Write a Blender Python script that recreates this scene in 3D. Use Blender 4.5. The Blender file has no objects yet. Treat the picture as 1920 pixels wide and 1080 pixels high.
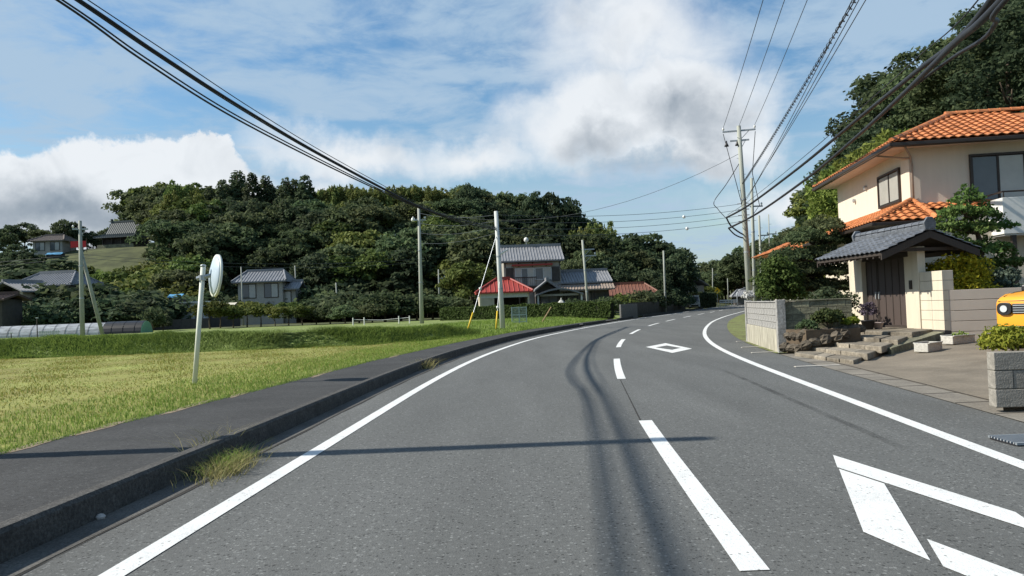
import bpy, math, random
import numpy as np
from mathutils import Vector, Matrix
rnd = random.Random(7)
NP = np.random.default_rng(11)
sc = bpy.context.scene
C = sc.collection
PI = math.pi
R = math.radians

# ------------------------------------------------------------------ camera
F, H, Y0, ROLL = 1450.0, 1.35, 575.0, 2.2
PITCH = math.atan((Y0 - 540) / F)
cd = bpy.data.cameras.new('camera'); cam = bpy.data.objects.new('camera', cd); C.objects.link(cam)
cd.sensor_width = 36; cd.lens = 36 * F / 1920; cd.clip_end = 5000; cd.clip_start = .05
cam.matrix_world = Matrix.Translation((0, 0, H)) @ Matrix.Rotation(PI / 2 + PITCH, 4, 'X') @ Matrix.Rotation(-R(ROLL), 4, 'Z')
sc.camera = cam

def ray(x, y):
    u = (x - 960) / F; v = -(y - 540) / F; r = R(ROLL)
    u2 = u * math.cos(r) + v * math.sin(r); v2 = -u * math.sin(r) + v * math.cos(r)
    d = np.array([u2, math.cos(PITCH) - v2 * math.sin(PITCH), math.sin(PITCH) + v2 * math.cos(PITCH)])
    return d / d[1]
def gnd(x, y, z=0.0):
    d = ray(x, y); t = (z - H) / d[2]
    return (d[0] * t, t, z)
def at(x, y, Y):
    d = ray(x, y); return (d[0] * Y, Y, H + d[2] * Y)
def px_of(X, Y, Z):
    z = Z - H; r = R(ROLL)
    fw = Y * math.cos(PITCH) + z * math.sin(PITCH); up = -Y * math.sin(PITCH) + z * math.cos(PITCH)
    u2 = X / fw; v2 = up / fw
    return 960 + F * (u2 * math.cos(r) - v2 * math.sin(r)), 540 - F * (u2 * math.sin(r) + v2 * math.cos(r))

# ------------------------------------------------------------------ world, sun, exposure
SUN_EL, SUN_AZ = 39.0, 0.0            # sun stands to the left (-X); AZ>0 swings it towards +Y
sd = Vector((-math.cos(R(SUN_EL)) * math.cos(R(SUN_AZ)), math.cos(R(SUN_EL)) * math.sin(R(SUN_AZ)), math.sin(R(SUN_EL))))
sl = bpy.data.lights.new('sun', 'SUN'); so = bpy.data.objects.new('sun', sl); C.objects.link(so)
sl.energy = 4.3; sl.angle = R(.53); sl.color = (1, .94, .84)
so.rotation_euler = sd.to_track_quat('Z', 'Y').to_euler(); so.location = (-60, 0, 60)
sc.view_settings.view_transform = 'Standard'; sc.view_settings.look = 'None'
sc.cycles.max_bounces = 5; sc.cycles.diffuse_bounces = 2; sc.cycles.glossy_bounces = 2; sc.cycles.transmission_bounces = 3; sc.cycles.transparent_max_bounces = 6
sc.view_settings.exposure = .72; sc.view_settings.gamma = 1

def build_world():
    w = bpy.data.worlds.new('World'); sc.world = w; w.use_nodes = True
    nt = w.node_tree; N = nt.nodes; L = nt.links; N.clear()
    def n(t, **k):
        o = N.new(t)
        for a, b in k.items(): setattr(o, a, b)
        return o
    def math_(op, a, b=None, c=None, clamp=False):
        m = n('ShaderNodeMath', operation=op, use_clamp=clamp)
        for i, v in enumerate((a, b, c)):
            if v is None: continue
            if isinstance(v, (int, float)): m.inputs[i].default_value = v
            else: L.new(v, m.inputs[i])
        return m.outputs[0]
    def vmath(op, a, b=None):
        m = n('ShaderNodeVectorMath', operation=op)
        for i, v in enumerate((a, b)):
            if v is None: continue
            if isinstance(v, (tuple, list)): m.inputs[i].default_value = v
            else: L.new(v, m.inputs[i])
        return m
    def ramp(v, a, b):
        m = n('ShaderNodeMapRange', interpolation_type='SMOOTHSTEP')
        L.new(v, m.inputs[0]); m.inputs[1].default_value = a; m.inputs[2].default_value = b
        return m.outputs[0]
    def noise(vec, scale, det, rough, dist=0.0):
        t = n('ShaderNodeTexNoise'); t.inputs['Scale'].default_value = scale; t.inputs['Detail'].default_value = det
        t.inputs['Roughness'].default_value = rough; t.inputs['Distortion'].default_value = dist
        L.new(vec, t.inputs['Vector']); return t
    sky = n('ShaderNodeTexSky', sky_type='NISHITA', sun_disc=False)
    sky.sun_elevation = R(SUN_EL); sky.sun_rotation = math.atan2(sd.x, sd.y); sky.air_density = 1.25; sky.dust_density = .6; sky.ozone_density = 2.6
    tc = n('ShaderNodeTexCoord'); d = tc.outputs['Generated']
    sep = n('ShaderNodeSeparateXYZ'); L.new(d, sep.inputs[0])
    zz = math_('MAXIMUM', sep.outputs[2], 0.0)
    den = math_('ADD', zz, .10)
    comb = n('ShaderNodeCombineXYZ'); L.new(math_('DIVIDE', sep.outputs[0], den), comb.inputs[0]); L.new(math_('DIVIDE', sep.outputs[1], den), comb.inputs[1])
    # thin high sheet of broken cloud, on a level plane overhead
    hi = noise(vmath('MULTIPLY', comb.outputs[0], (1.0, 1.25, 1)).outputs[0], 1.25, 13, .60, .45)
    hi2 = noise(comb.outputs[0], 5.0, 10, .64, .6)
    hm = math_('ADD', math_('MULTIPLY', hi.outputs[0], .72), math_('MULTIPLY', hi2.outputs[0], .28))
    thin = math_('MULTIPLY', ramp(hm, .40, .585), .92)
    low = math_('MULTIPLY', ramp(zz, .30, .03), .72)          # more cloud towards the horizon
    thin = math_('MAXIMUM', thin, math_('MULTIPLY', low, ramp(hm, .22, .50)))
    # heaped clouds: lumps placed by direction, edges torn by noise
    wob = noise(d, 5.5, 9, .60)
    wv = vmath('SUBTRACT', wob.outputs['Color'], (.5, .5, .5)).outputs[0]
    wv = vmath('MULTIPLY', wv, (.24, .10, .20)).outputs[0]
    dd = vmath('ADD', d, wv).outputs[0]
    wob2 = noise(d, 13, 7, .62)
    dd2 = vmath('ADD', d, vmath('MULTIPLY', vmath('SUBTRACT', wob2.outputs['Color'], (.5, .5, .5)).outputs[0], (.11, .06, .10)).outputs[0]).outputs[0]
    def lump(px, py, rx, ry, inner=.35, crisp=False):
        c = Vector(ray(px, py)).normalized()
        v = vmath('SUBTRACT', dd2 if crisp else dd, tuple(c)).outputs[0]
        v = vmath('MULTIPLY', v, (F / rx, F / rx, F / ry)).outputs[0]
        ln = vmath('LENGTH', v).outputs['Value']
        return ramp(ln, 1.0, inner)
    def union(ls):
        o = ls[0]
        for x in ls[1:]: o = math_('MAXIMUM', o, x)
        return o
    heap = union([lump(1090, 215, 250, 135), lump(1250, 200, 220, 140), lump(1180, 80, 260, 130, .1), lump(1330, 255, 140, 80),
                  lump(640, 300, 260, 60, .0), lump(860, 290, 220, 70, .0), lump(1480, 360, 220, 60, .0)])
    bank = union([lump(330, 345, 150, 88, .82, True), lump(180, 372, 170, 95, .82, True), lump(370, 300, 75, 52, .8, True), lump(30, 375, 150, 85, .8, True), lump(450, 365, 130, 70, .35, True), lump(560, 375, 170, 55, .1, True), lump(255, 330, 90, 60, .8, True), lump(-120, 380, 160, 90, .7, True)])
    dark = union([lump(1110, 262, 170, 62, .0), lump(1290, 215, 130, 70, .0), lump(1210, 300, 200, 46, 0.)])
    billow = noise(d, 17, 5, .5, .6)
    dark2 = math_('MULTIPLY', union([lump(200, 425, 420, 75, .0)]), .8)
    dm = math_('MAXIMUM', math_('MULTIPLY', dark, .64), dark2)
    dm = math_('ADD', dm, math_('MULTIPLY', math_('SUBTRACT', billow.outputs[0], .47), .85), clamp=True)
    heap = math_('MAXIMUM', heap, bank)
    def mix(fac, a, b):
        m = n('ShaderNodeMix', data_type='RGBA'); L.new(fac, m.inputs[0])
        for i, v in ((6, a), (7, b)):
            if isinstance(v, tuple): m.inputs[i].default_value = v
            else: L.new(v, m.inputs[i])
        return m.outputs[2]
    K = 6.6
    col_hi = (K * .37, K * .50, K * .64, 1); col_heap = (K * .76, K * .79, K * .82, 1); col_dark = (K * .20, K * .25, K * .31, 1)
    hsv = n('ShaderNodeHueSaturation'); hsv.inputs['Saturation'].default_value = 1.28; hsv.inputs['Value'].default_value = .76; L.new(sky.outputs[0], hsv.inputs['Color'])
    base = mix(thin, hsv.outputs[0], col_hi)
    hc = mix(dm, col_heap, col_dark)
    heapa = math_('MULTIPLY', heap, .95)
    full = mix(heapa, base, hc)
    bg = n('ShaderNodeBackground'); bg.inputs[1].default_value = .105; L.new(full, bg.inputs[0])
    out = n('ShaderNodeOutputWorld'); L.new(bg.outputs[0], out.inputs[0])
build_world()

# ------------------------------------------------------------------ helpers
class MB:
    def __init__(s): s.v = []; s.f = []
    def add(s, V, Fc):
        b = len(s.v); s.v += [tuple(map(float, p)) for p in V]; s.f += [tuple(i + b for i in f) for f in Fc]; return s
    def hexa(s, p):   # 4 bottom, 4 top (same order, counter-clockwise from above)
        return s.add(p, [(3, 2, 1, 0), (4, 5, 6, 7), (0, 1, 5, 4), (1, 2, 6, 5), (2, 3, 7, 6), (3, 0, 4, 7)])
    def box(s, x0, x1, y0, y1, z0, z1):
        return s.hexa([(x0, y0, z0), (x1, y0, z0), (x1, y1, z0), (x0, y1, z0), (x0, y0, z1), (x1, y0, z1), (x1, y1, z1), (x0, y1, z1)])
    def prism(s, poly, ax, a, b):  # extrude a 2D polygon along an axis
        n = len(poly)
        def pt(p, t): return {'x': (t, p[0], p[1]), 'y': (p[0], t, p[1]), 'z': (p[0], p[1], t)}[ax]
        V = [pt(p, a) for p in poly] + [pt(p, b) for p in poly]
        return s.add(V, [tuple(range(n))[::-1], tuple(range(n, 2 * n))] + [(i, (i + 1) % n, n + (i + 1) % n, n + i) for i in range(n)])
    def tube(s, pts, rad, n=8, cap=True):
        pts = [Vector(p) for p in pts]; m = len(pts)
        if not hasattr(rad, '__len__'): rad = [rad] * m
        V = []; prev = None
        for i, p in enumerate(pts):
            t = (pts[min(i + 1, m - 1)] - pts[max(i - 1, 0)]).normalized()
            ref = Vector((0, 0, 1)) if abs(t.z) < .9 else Vector((1, 0, 0))
            a = t.cross(ref).normalized(); b = a.cross(t).normalized()
            if prev is not None and a.dot(prev) < 0: pass
            prev = a
            for k in range(n):
                q = 2 * PI * k / n; V.append(p + (a * math.cos(q) + b * math.sin(q)) * rad[i])
        Fc = [(i * n + k, i * n + (k + 1) % n, (i + 1) * n + (k + 1) % n, (i + 1) * n + k) for i in range(m - 1) for k in range(n)]
        if cap: Fc += [tuple(range(n))[::-1], tuple(range((m - 1) * n, m * n))]
        return s.add(V, Fc)
    def lathe(s, prof, n=12, c=(0, 0, 0)):
        V = [(c[0] + r * math.cos(2 * PI * k / n), c[1] + r * math.sin(2 * PI * k / n), c[2] + z) for r, z in prof for k in range(n)]
        m = len(prof)
        Fc = [(i * n + k, i * n + (k + 1) % n, (i + 1) * n + (k + 1) % n, (i + 1) * n + k) for i in range(m - 1) for k in range(n)]
        Fc += [tuple(range(n))[::-1], tuple(range((m - 1) * n, m * n))]
        return s.add(V, Fc)
    def mesh(s, name, m, smooth=False):
        me = bpy.data.meshes.new(name); me.from_pydata(s.v, [], s.f); me.materials.append(m)
        if smooth: me.polygons.foreach_set('use_smooth', [True] * len(me.polygons))
        me.update(); return me
    def build(s, name, m, parent=None, smooth=False, bevel=0, loc=None):
        return link(name, s.mesh(name, m, smooth), parent, bevel, loc)

def link(name, me, parent=None, bevel=0, loc=None):
    o = bpy.data.objects.new(name, me); C.objects.link(o)
    if parent: o.parent = parent
    if loc is not None: o.location = loc
    if bevel:
        b = o.modifiers.new('bevel', 'BEVEL'); b.width = bevel; b.segments = 2; b.limit_method = 'ANGLE'
    return o
def np_mesh(name, V, Fq, mat, smooth=False):
    V = np.asarray(V, dtype=np.float32).reshape(-1, 3); Fq = np.asarray(Fq, dtype=np.int32); k = Fq.shape[1]
    me = bpy.data.meshes.new(name)
    me.vertices.add(len(V)); me.vertices.foreach_set('co', V.ravel())
    me.loops.add(Fq.size); me.loops.foreach_set('vertex_index', Fq.ravel())
    me.polygons.add(len(Fq)); me.polygons.foreach_set('loop_start', np.arange(len(Fq), dtype=np.int32) * k)
    try: me.polygons.foreach_set('loop_total', np.full(len(Fq), k, dtype=np.int32))
    except Exception: pass
    if smooth: me.polygons.foreach_set('use_smooth', np.ones(len(Fq), dtype=bool))
    me.materials.append(mat); me.update(calc_edges=True); me.validate(); return me
def empty(name, loc=(0, 0, 0), rz=0.0):
    o = bpy.data.objects.new(name, None); C.objects.link(o); o.location = loc; o.rotation_euler = (0, 0, rz); o.empty_display_size = .2; return o
def tag(o, label, cat, group=None):
    o['label'] = label; o['category'] = cat
    if group: o['group'] = group
    return o
def thing(name, label, cat, loc=(0, 0, 0), rz=0.0, group=None): return tag(empty(name, loc, rz), label, cat, group)
def struct(o, kind='structure'): o['kind'] = kind; return o
def copy_tree(o, parent=None):
    c = o.copy(); C.objects.link(c); c.parent = parent
    for ch in o.children: copy_tree(ch, c)
    return c
def sstep(a, b, x):
    t = np.clip((np.asarray(x, dtype=float) - a) / (b - a), 0, 1); return t * t * (3 - 2 * t)

# ------------------------------------------------------------------ materials
MATS = {}
def mat(name, col, rough=.8, var=.15, scale=6.0, bump=0.0, bscale=40.0, metal=0.0, spec=.3, col2=None, det=6, obj=True, streak=None, speck=None, objv=0.0):
    if name in MATS: return MATS[name]
    m = bpy.data.materials.new(name); m.use_nodes = True; MATS[name] = m
    nt = m.node_tree; N = nt.nodes; L = nt.links
    b = N['Principled BSDF']; b.inputs['Roughness'].default_value = rough; b.inputs['Metallic'].default_value = metal
    b.inputs['Specular IOR Level'].default_value = spec
    tc = N.new('ShaderNodeTexCoord'); vec = tc.outputs['Object' if obj else 'Generated']
    c1 = tuple(max(0, c * (1 - var)) for c in col) + (1,); c2 = tuple(min(1, c * (1 + var)) for c in (col2 or col)) + (1,)
    t = N.new('ShaderNodeTexNoise'); t.inputs['Scale'].default_value = scale; t.inputs['Detail'].default_value = det; t.inputs['Roughness'].default_value = .62
    if streak:
        mp = N.new('ShaderNodeMapping'); mp.inputs['Scale'].default_value = streak; L.new(vec, mp.inputs[0]); L.new(mp.outputs[0], t.inputs['Vector'])
    else: L.new(vec, t.inputs['Vector'])
    r = N.new('ShaderNodeMapRange'); r.inputs[1].default_value = .3; r.inputs[2].default_value = .7; L.new(t.outputs[0], r.inputs[0])
    mx = N.new('ShaderNodeMix'); mx.data_type = 'RGBA'; mx.inputs[6].default_value = c1; mx.inputs[7].default_value = c2; L.new(r.outputs[0], mx.inputs[0])
    outc = mx.outputs[2]
    if speck:   # (scale, dark, light)
        t2 = N.new('ShaderNodeTexNoise'); t2.inputs['Scale'].default_value = speck[0]; t2.inputs['Detail'].default_value = 2; t2.inputs['Roughness'].default_value = .8; L.new(vec, t2.inputs['Vector'])
        r2 = N.new('ShaderNodeMapRange'); r2.inputs[1].default_value = .32; r2.inputs[2].default_value = .68; r2.inputs[3].default_value = speck[1]; r2.inputs[4].default_value = speck[2]; L.new(t2.outputs[0], r2.inputs[0])
        vm = N.new('ShaderNodeVectorMath'); vm.operation = 'SCALE'; L.new(outc, vm.inputs[0]); L.new(r2.outputs[0], vm.inputs['Scale']); outc = vm.outputs[0]
    if objv:
        oi = N.new('ShaderNodeObjectInfo'); r4 = N.new('ShaderNodeMapRange'); r4.inputs[3].default_value = 1 - objv; r4.inputs[4].default_value = 1 + objv; L.new(oi.outputs['Random'], r4.inputs[0])
        v4 = N.new('ShaderNodeVectorMath'); v4.operation = 'SCALE'; L.new(outc, v4.inputs[0]); L.new(r4.outputs[0], v4.inputs['Scale']); outc = v4.outputs[0]
    L.new(outc, b.inputs['Base Color'])
    if bump:
        t3 = N.new('ShaderNodeTexNoise'); t3.inputs['Scale'].default_value = bscale; t3.inputs['Detail'].default_value = 5; L.new(vec, t3.inputs['Vector'])
        bp = N.new('ShaderNodeBump'); bp.inputs['Strength'].default_value = bump; bp.inputs['Distance'].default_value = .02; L.new(t3.outputs[0], bp.inputs['Height']); L.new(bp.outputs[0], b.inputs['Normal'])
    return m
def leaf(name, dark, light, trans=.35, hue=.03, obj_var=.30, rough=.7):
    if name in MATS: return MATS[name]
    m = bpy.data.materials.new(name); m.use_nodes = True; MATS[name] = m
    nt = m.node_tree; N = nt.nodes; L = nt.links; N.clear()
    geo = N.new('ShaderNodeNewGeometry'); oi = N.new('ShaderNodeObjectInfo')
    mx = N.new('ShaderNodeMix'); mx.data_type = 'RGBA'; mx.inputs[6].default_value = dark + (1,); mx.inputs[7].default_value = light + (1,)
    L.new(geo.outputs['Random Per Island'], mx.inputs[0])
    hs = N.new('ShaderNodeHueSaturation'); L.new(mx.outputs[2], hs.inputs['Color'])
    a = N.new('ShaderNodeMapRange'); L.new(oi.outputs['Random'], a.inputs[0]); a.inputs[3].default_value = 1 - obj_var; a.inputs[4].default_value = 1 + obj_var; L.new(a.outputs[0], hs.inputs['Value'])
    w = N.new('ShaderNodeTexWhiteNoise'); w.noise_dimensions = '1D'; L.new(oi.outputs['Random'], w.inputs['W'])
    a2 = N.new('ShaderNodeMapRange'); L.new(w.outputs['Value'], a2.inputs[0]); a2.inputs[3].default_value = .5 - hue; a2.inputs[4].default_value = .5 + hue; L.new(a2.outputs[0], hs.inputs['Hue'])
    p = N.new('ShaderNodeBsdfPrincipled'); p.inputs['Roughness'].default_value = rough; p.inputs['Specular IOR Level'].default_value = .10; L.new(hs.outputs[0], p.inputs['Base Color'])
    tr = N.new('ShaderNodeBsdfTranslucent'); L.new(hs.outputs[0], tr.inputs[0])
    ms = N.new('ShaderNodeMixShader'); ms.inputs[0].default_value = trans; L.new(p.outputs[0], ms.inputs[1]); L.new(tr.outputs[0], ms.inputs[2])
    o = N.new('ShaderNodeOutputMaterial'); L.new(ms.outputs[0], o.inputs[0]); return m
def glass(name, col, rough=.08):
    if name in MATS: return MATS[name]
    m = mat(name, col, rough, .08, 2, spec=.6); return m

def aggregate(m, scale, lo, hi, dark, light, rad=.42):
    nt = m.node_tree; N = nt.nodes; L = nt.links; b = N['Principled BSDF']; src = b.inputs['Base Color'].links[0].from_socket
    tc = N.new('ShaderNodeTexCoord'); v = N.new('ShaderNodeTexVoronoi'); v.inputs['Scale'].default_value = scale; L.new(tc.outputs['Object'], v.inputs['Vector'])
    sp = N.new('ShaderNodeSeparateColor'); L.new(v.outputs['Color'], sp.inputs[0])
    def m_(op, a, c):
        q = N.new('ShaderNodeMath'); q.operation = op
        for k, x in enumerate((a, c)):
            if isinstance(x, (int, float)): q.inputs[k].default_value = x
            else: L.new(x, q.inputs[k])
        return q.outputs[0]
    inside = m_('LESS_THAN', v.outputs['Distance'], rad)
    dk = m_('MULTIPLY', m_('LESS_THAN', sp.outputs[0], lo), inside); lt = m_('MULTIPLY', m_('GREATER_THAN', sp.outputs[0], hi), inside)
    f = m_('ADD', m_('ADD', 1.0, m_('MULTIPLY', dk, dark - 1)), m_('MULTIPLY', lt, light - 1))
    vm = N.new('ShaderNodeVectorMath'); vm.operation = 'SCALE'; L.new(src, vm.inputs[0]); L.new(f, vm.inputs['Scale']); L.new(vm.outputs[0], b.inputs['Base Color']); return m
ASPH = aggregate(mat('asphalt', (.100, .103, .099), .88, .17, .9, .3, 90, speck=(26, .84, 1.16), det=9, streak=(1.1, .16, 1)), 46, .14, .84, .45, 1.75)
ASPH_WALK = aggregate(mat('walk_asphalt', (.040, .0405, .040), .92, .28, .8, .3, 90, speck=(20, .8, 1.25)), 42, .1, .9, .55, 1.8)
PAINT = aggregate(mat('road_paint', (.62, .63, .615), .8, .09, 2.2, .25, 90, speck=(30, .90, 1.06)), 42, .055, 2.0, .45, 1.0, .36)
KERBC = mat('kerb_concrete', (.060, .058, .054), .92, .3, 5, .5, 60, speck=(38, .55, 1.5))
CONC = mat('drive_concrete', (.175, .150, .115), .9, .30, .9, .25, 60, speck=(30, .85, 1.12))
GUTC = mat('gutter_concrete', (.185, .168, .14), .9, .25, 1.6, .3, 50, speck=(40, .8, 1.2))
SOIL = mat('soil', (.10, .075, .05), .95, .3, 4, .5, 30)
FIELD = mat('mown_grass', (.235, .205, .055), .95, .22, .40, .4, 22, col2=(.205, .225, .055), speck=(7, .75, 1.22))
GREEN = mat('grass_ground', (.125, .165, .045), .95, .3, .7, .5, 20, col2=(.17, .21, .06), speck=(7, .6, 1.4))
WOODGROUND = mat('hill_ground', (.045, .055, .022), .95, .4, .25, .5, 5, col2=(.07, .08, .03))
POLE = mat('pole_concrete', (.36, .37, .33), .85, .12, 3, streak=(4, 4, .4))
POLE_OLD = mat('pole_mossy', (.30, .315, .275), .9, .2, 2, streak=(3, 3, .3))
STEEL = mat('galvanised_steel', (.33, .36, .38), .5, .12, 6, metal=.5)
CABLE = mat('cable_black', (.018, .02, .024), .6, .1)
CABLE2 = mat('cable_grey', (.05, .06, .07), .6, .1)
CERAM = mat('insulator_white', (.7, .7, .68), .3, .03)
BARK = mat('bark', (.09, .07, .05), .95, .3, 8, .6, 20, streak=(6, 6, 1))
DARKWOOD = mat('dark_wood', (.045, .036, .030), .7, .2, 5, .2, 30, streak=(12, 12, 1))
CREAM = mat('cream_render', (.57, .51, .40), .9, .10, 2.0, .15, 120, streak=(2.5, 2.5, .35))
PINKREND = mat('house_render', (.61, .535, .44), .92, .06, 1.6, .2, 140, streak=(2.2, 2.2, .3))
WHITE = mat('white_paint', (.66, .66, .62), .6, .05)
BLOCK = mat('concrete_block', (.24, .225, .195), .95, .25, 2.5, .5, 50, speck=(18, .8, 1.2), objv=0.12)
BLOCKD = mat('weathered_block', (.13, .125, .095), .95, .4, 2.2, .5, 40, col2=(.19, .185, .12), speck=(12, .7, 1.3), objv=0.2)
STONE = mat('step_stone', (.17, .145, .11), .92, .35, 3, .6, 25, col2=(.21, .185, .145), speck=(14, .75, 1.25), objv=0.2)
ROCK = mat('garden_rock', (.095, .08, .06), .95, .4, 4, .7, 14, objv=0.25)
TILE_O = mat('orange_tile', (.50, .185, .07), .55, .22, 2.2, .15, 60, speck=(9, .85, 1.12), objv=0.2)
TILE_G = mat('grey_tile', (.115, .125, .14), .45, .25, 2.0, .1, 40, speck=(10, .8, 1.25), objv=0.25)
TILE_FAR = mat('pale_grey_tile', (.20, .205, .215), .5, .15, 1.5)
TILE_RED = mat('red_metal_roof', (.30, .045, .035), .55, .12, 2)
TILE_BR = mat('brown_roof', (.17, .075, .05), .6, .15, 2)
BLACKPL = mat('black_plastic', (.02, .02, .022), .4, .1)
DGLASS = glass('window_glass', (.09, .10, .11))
CURTAIN = glass('curtain_glass', (.36, .36, .33), .15)
BRONZE = mat('bronze_frame', (.045, .035, .03), .4, .1, metal=.3)
ALU = mat('aluminium', (.42, .44, .45), .4, .08, metal=.4)
OLDWALL = mat('old_plaster', (.34, .32, .28), .9, .15, 1.5)
DKWALL = mat('dark_wall', (.06, .055, .05), .85, .2, 3)
L_BROAD = leaf('leaf_broad', (.046, .068, .032), (.130, .162, .076), trans=.48)
L_DARK = leaf('leaf_dark', (.034, .055, .030), (.098, .126, .066), hue=.02, trans=.48)
L_CEDAR = leaf('leaf_cedar', (.036, .058, .030), (.100, .128, .064), hue=.02, trans=.48)
L_LIGHT = leaf('leaf_light', (.060, .085, .020), (.16, .19, .055))
L_BAMBOO = leaf('leaf_bamboo', (.10, .13, .035), (.25, .275, .095), obj_var=.25)
L_BAMBOOG = leaf('leaf_bamboo_green', (.085, .125, .024), (.23, .29, .07), obj_var=.15)
L_PINE = leaf('leaf_pine', (.050, .095, .024), (.15, .215, .06), trans=.25, obj_var=.1)
L_YELLOW = leaf('leaf_yellow', (.17, .165, .015), (.62, .45, .04), obj_var=.1)
L_YGREEN = leaf('leaf_yellowgreen', (.12, .17, .02), (.30, .33, .05), obj_var=.1)
L_PURPLE = leaf('leaf_purple', (.05, .04, .05), (.17, .14, .18), obj_var=.05)
L_GRASS = leaf('blade_green', (.11, .175, .03), (.27, .37, .085), obj_var=.0, hue=0)
L_MOWN = leaf('blade_mown', (.20, .19, .045), (.31, .30, .085), obj_var=.0, hue=0)
L_BANK = leaf('blade_bank', (.075, .125, .026), (.21, .28, .065), obj_var=.0, hue=0)
L_DRY = leaf('blade_dry', (.16, .15, .05), (.42, .38, .18), obj_var=.0, hue=0)

# ------------------------------------------------------------------ road lines (x as a function of y)
GY = np.arange(-25, 230, .5)
def line(pts, sig=5.0):
    p = np.array(pts); y = np.arange(-60, 260, .5); x = np.interp(y, p[:, 1], p[:, 0])
    lo = (p[1, 0] - p[0, 0]) / (p[1, 1] - p[0, 1]); hi = (p[-1, 0] - p[-2, 0]) / (p[-1, 1] - p[-2, 1])
    x = np.where(y < p[0, 1], p[0, 0] + lo * (y - p[0, 1]), x); x = np.where(y > p[-1, 1], p[-1, 0] + hi * (y - p[-1, 1]), x)
    k = np.exp(-.5 * (np.arange(-40, 41) * .5 / sig) ** 2); k /= k.sum()
    xs = np.convolve(np.pad(x, 40, mode='reflect', reflect_type='odd'), k, 'valid')
    w = sstep(2, 16, y); xs = xs * w + x * (1 - w) if False else xs
    return lambda q: np.interp(q, y, xs)
LX = line([(-3.3, -20), (-2.43, 0), (-2.18, 4.25), (-1.97, 7.75), (-1.65, 14.36), (-.97, 21.65), (.72, 31.9), (4.2, 44.5), (8.12, 56.35), (12.1, 67.4), (16.6, 79.2), (25.0, 102.4), (34.6, 128), (46.6, 160), (62, 200)], 3)
CX = line([(.0, -20), (.95, 0), (1.13, 3.92), (1.42, 8.77), (1.82, 13.68), (2.43, 18.7), (3.12, 23.5), (3.97, 28.45), (4.95, 32.9), (6.08, 37.7), (7.45, 42.8), (8.8, 47.3), (11.5, 55.3), (14.8, 64.5), (18.0, 73.2), (20.7, 80.3), (25, 92), (29.7, 105), (38, 128), (50, 160), (65.4, 200)], 3)
RX = line([(2.0, -20), (3.28, 0), (3.76, 5.8), (3.92, 6.9), (4.13, 8.88), (4.49, 12.3), (4.85, 16.1), (5.63, 21.9), (6.97, 28.5), (9.0, 36.4), (11.87, 46.3), (16.1, 58.8), (21.8, 74), (28.6, 92), (33.2, 105), (41.6, 128), (53.6, 160), (69, 200)], 3)
KX = lambda y: LX(y) - .79                                     # foot of the kerb
WX = lambda y: np.interp(y, [-25, 5, 9, 13, 20, 29, 35, 42, 55, 70, 230], KX(np.array([-25, 5, 9, 13, 20, 29, 35, 42, 55, 70, 230])) - np.array([2.5, 2.5, 2.4, 2.05, 1.9, 1.75, 1.75, 1.9, 1.5, .9, .9]))
ROAD_R = lambda y: RX(y) + 1.05
ZW, ZK = .085, .190

def strip(name, fl, fr, y0, y1, z, m, parent=None, dy=.5, nx=1, zf=None):
    ys = np.arange(y0, y1 + 1e-6, dy); V = []
    for y in ys:
        a, b = float(fl(y)), float(fr(y))
        for i in range(nx + 1):
            x = a + (b - a) * i / nx; V.append((x, y, zf(x, y) if zf else z))
    n = nx + 1; Fq = [(j * n + i, j * n + i + 1, (j + 1) * n + i + 1, (j + 1) * n + i) for j in range(len(ys) - 1) for i in range(nx)]
    return link(name, np_mesh(name, V, Fq, m), parent)

# ------------------------------------------------------------------ terrain
def hill(x, y):
    x = np.asarray(x, float); y = np.asarray(y, float)
    hl = 15.5 * sstep(98, 150, y) * (1 - sstep(-14, 22, x - (y - 150) * .05)) * (.85 + .15 * sstep(-150, -60, x))
    base = 15 + np.maximum(y - 40, 0) * .34
    hr = np.clip((x - base) * .72, 0, 15) * sstep(22, 40, y)
    far = 10 * sstep(215, 300, y)
    return np.maximum(np.maximum(hl, hr), far)
def terrain(x, y):
    x = np.asarray(x, float); y = np.asarray(y, float)
    z = -.07 + .42 * sstep(70, 77, y) * sstep(0, 6, np.abs(x - CX(y)) - 6)
    z = z + .22 * sstep(2, 7, x - RX(y)) * (y > -30)
    return z + hill(x, y)
def build_terrain():
    xs = np.concatenate([np.linspace(-900, -150, 16), np.arange(-140, 140.1, 2.0), np.linspace(150, 900, 16)])
    ys = np.concatenate([np.linspace(-300, -30, 10), np.arange(-20, 240.1, 2.0), np.linspace(260, 1500, 20)])
    X, Y = np.meshgrid(xs, ys); Z = terrain(X, Y)
    V = np.stack([X, Y, Z], -1).reshape(-1, 3); n = len(xs)
    i, j = np.meshgrid(np.arange(n - 1), np.arange(len(ys) - 1)); a = (j * n + i).ravel()
    Fq = np.stack([a, a + 1, a + n + 1, a + n], 1)
    struct(link('ground', np_mesh('ground', V, Fq, WOODGROUND, True)))
build_terrain()
def gz(x, y): return float(terrain(x, y))

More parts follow.
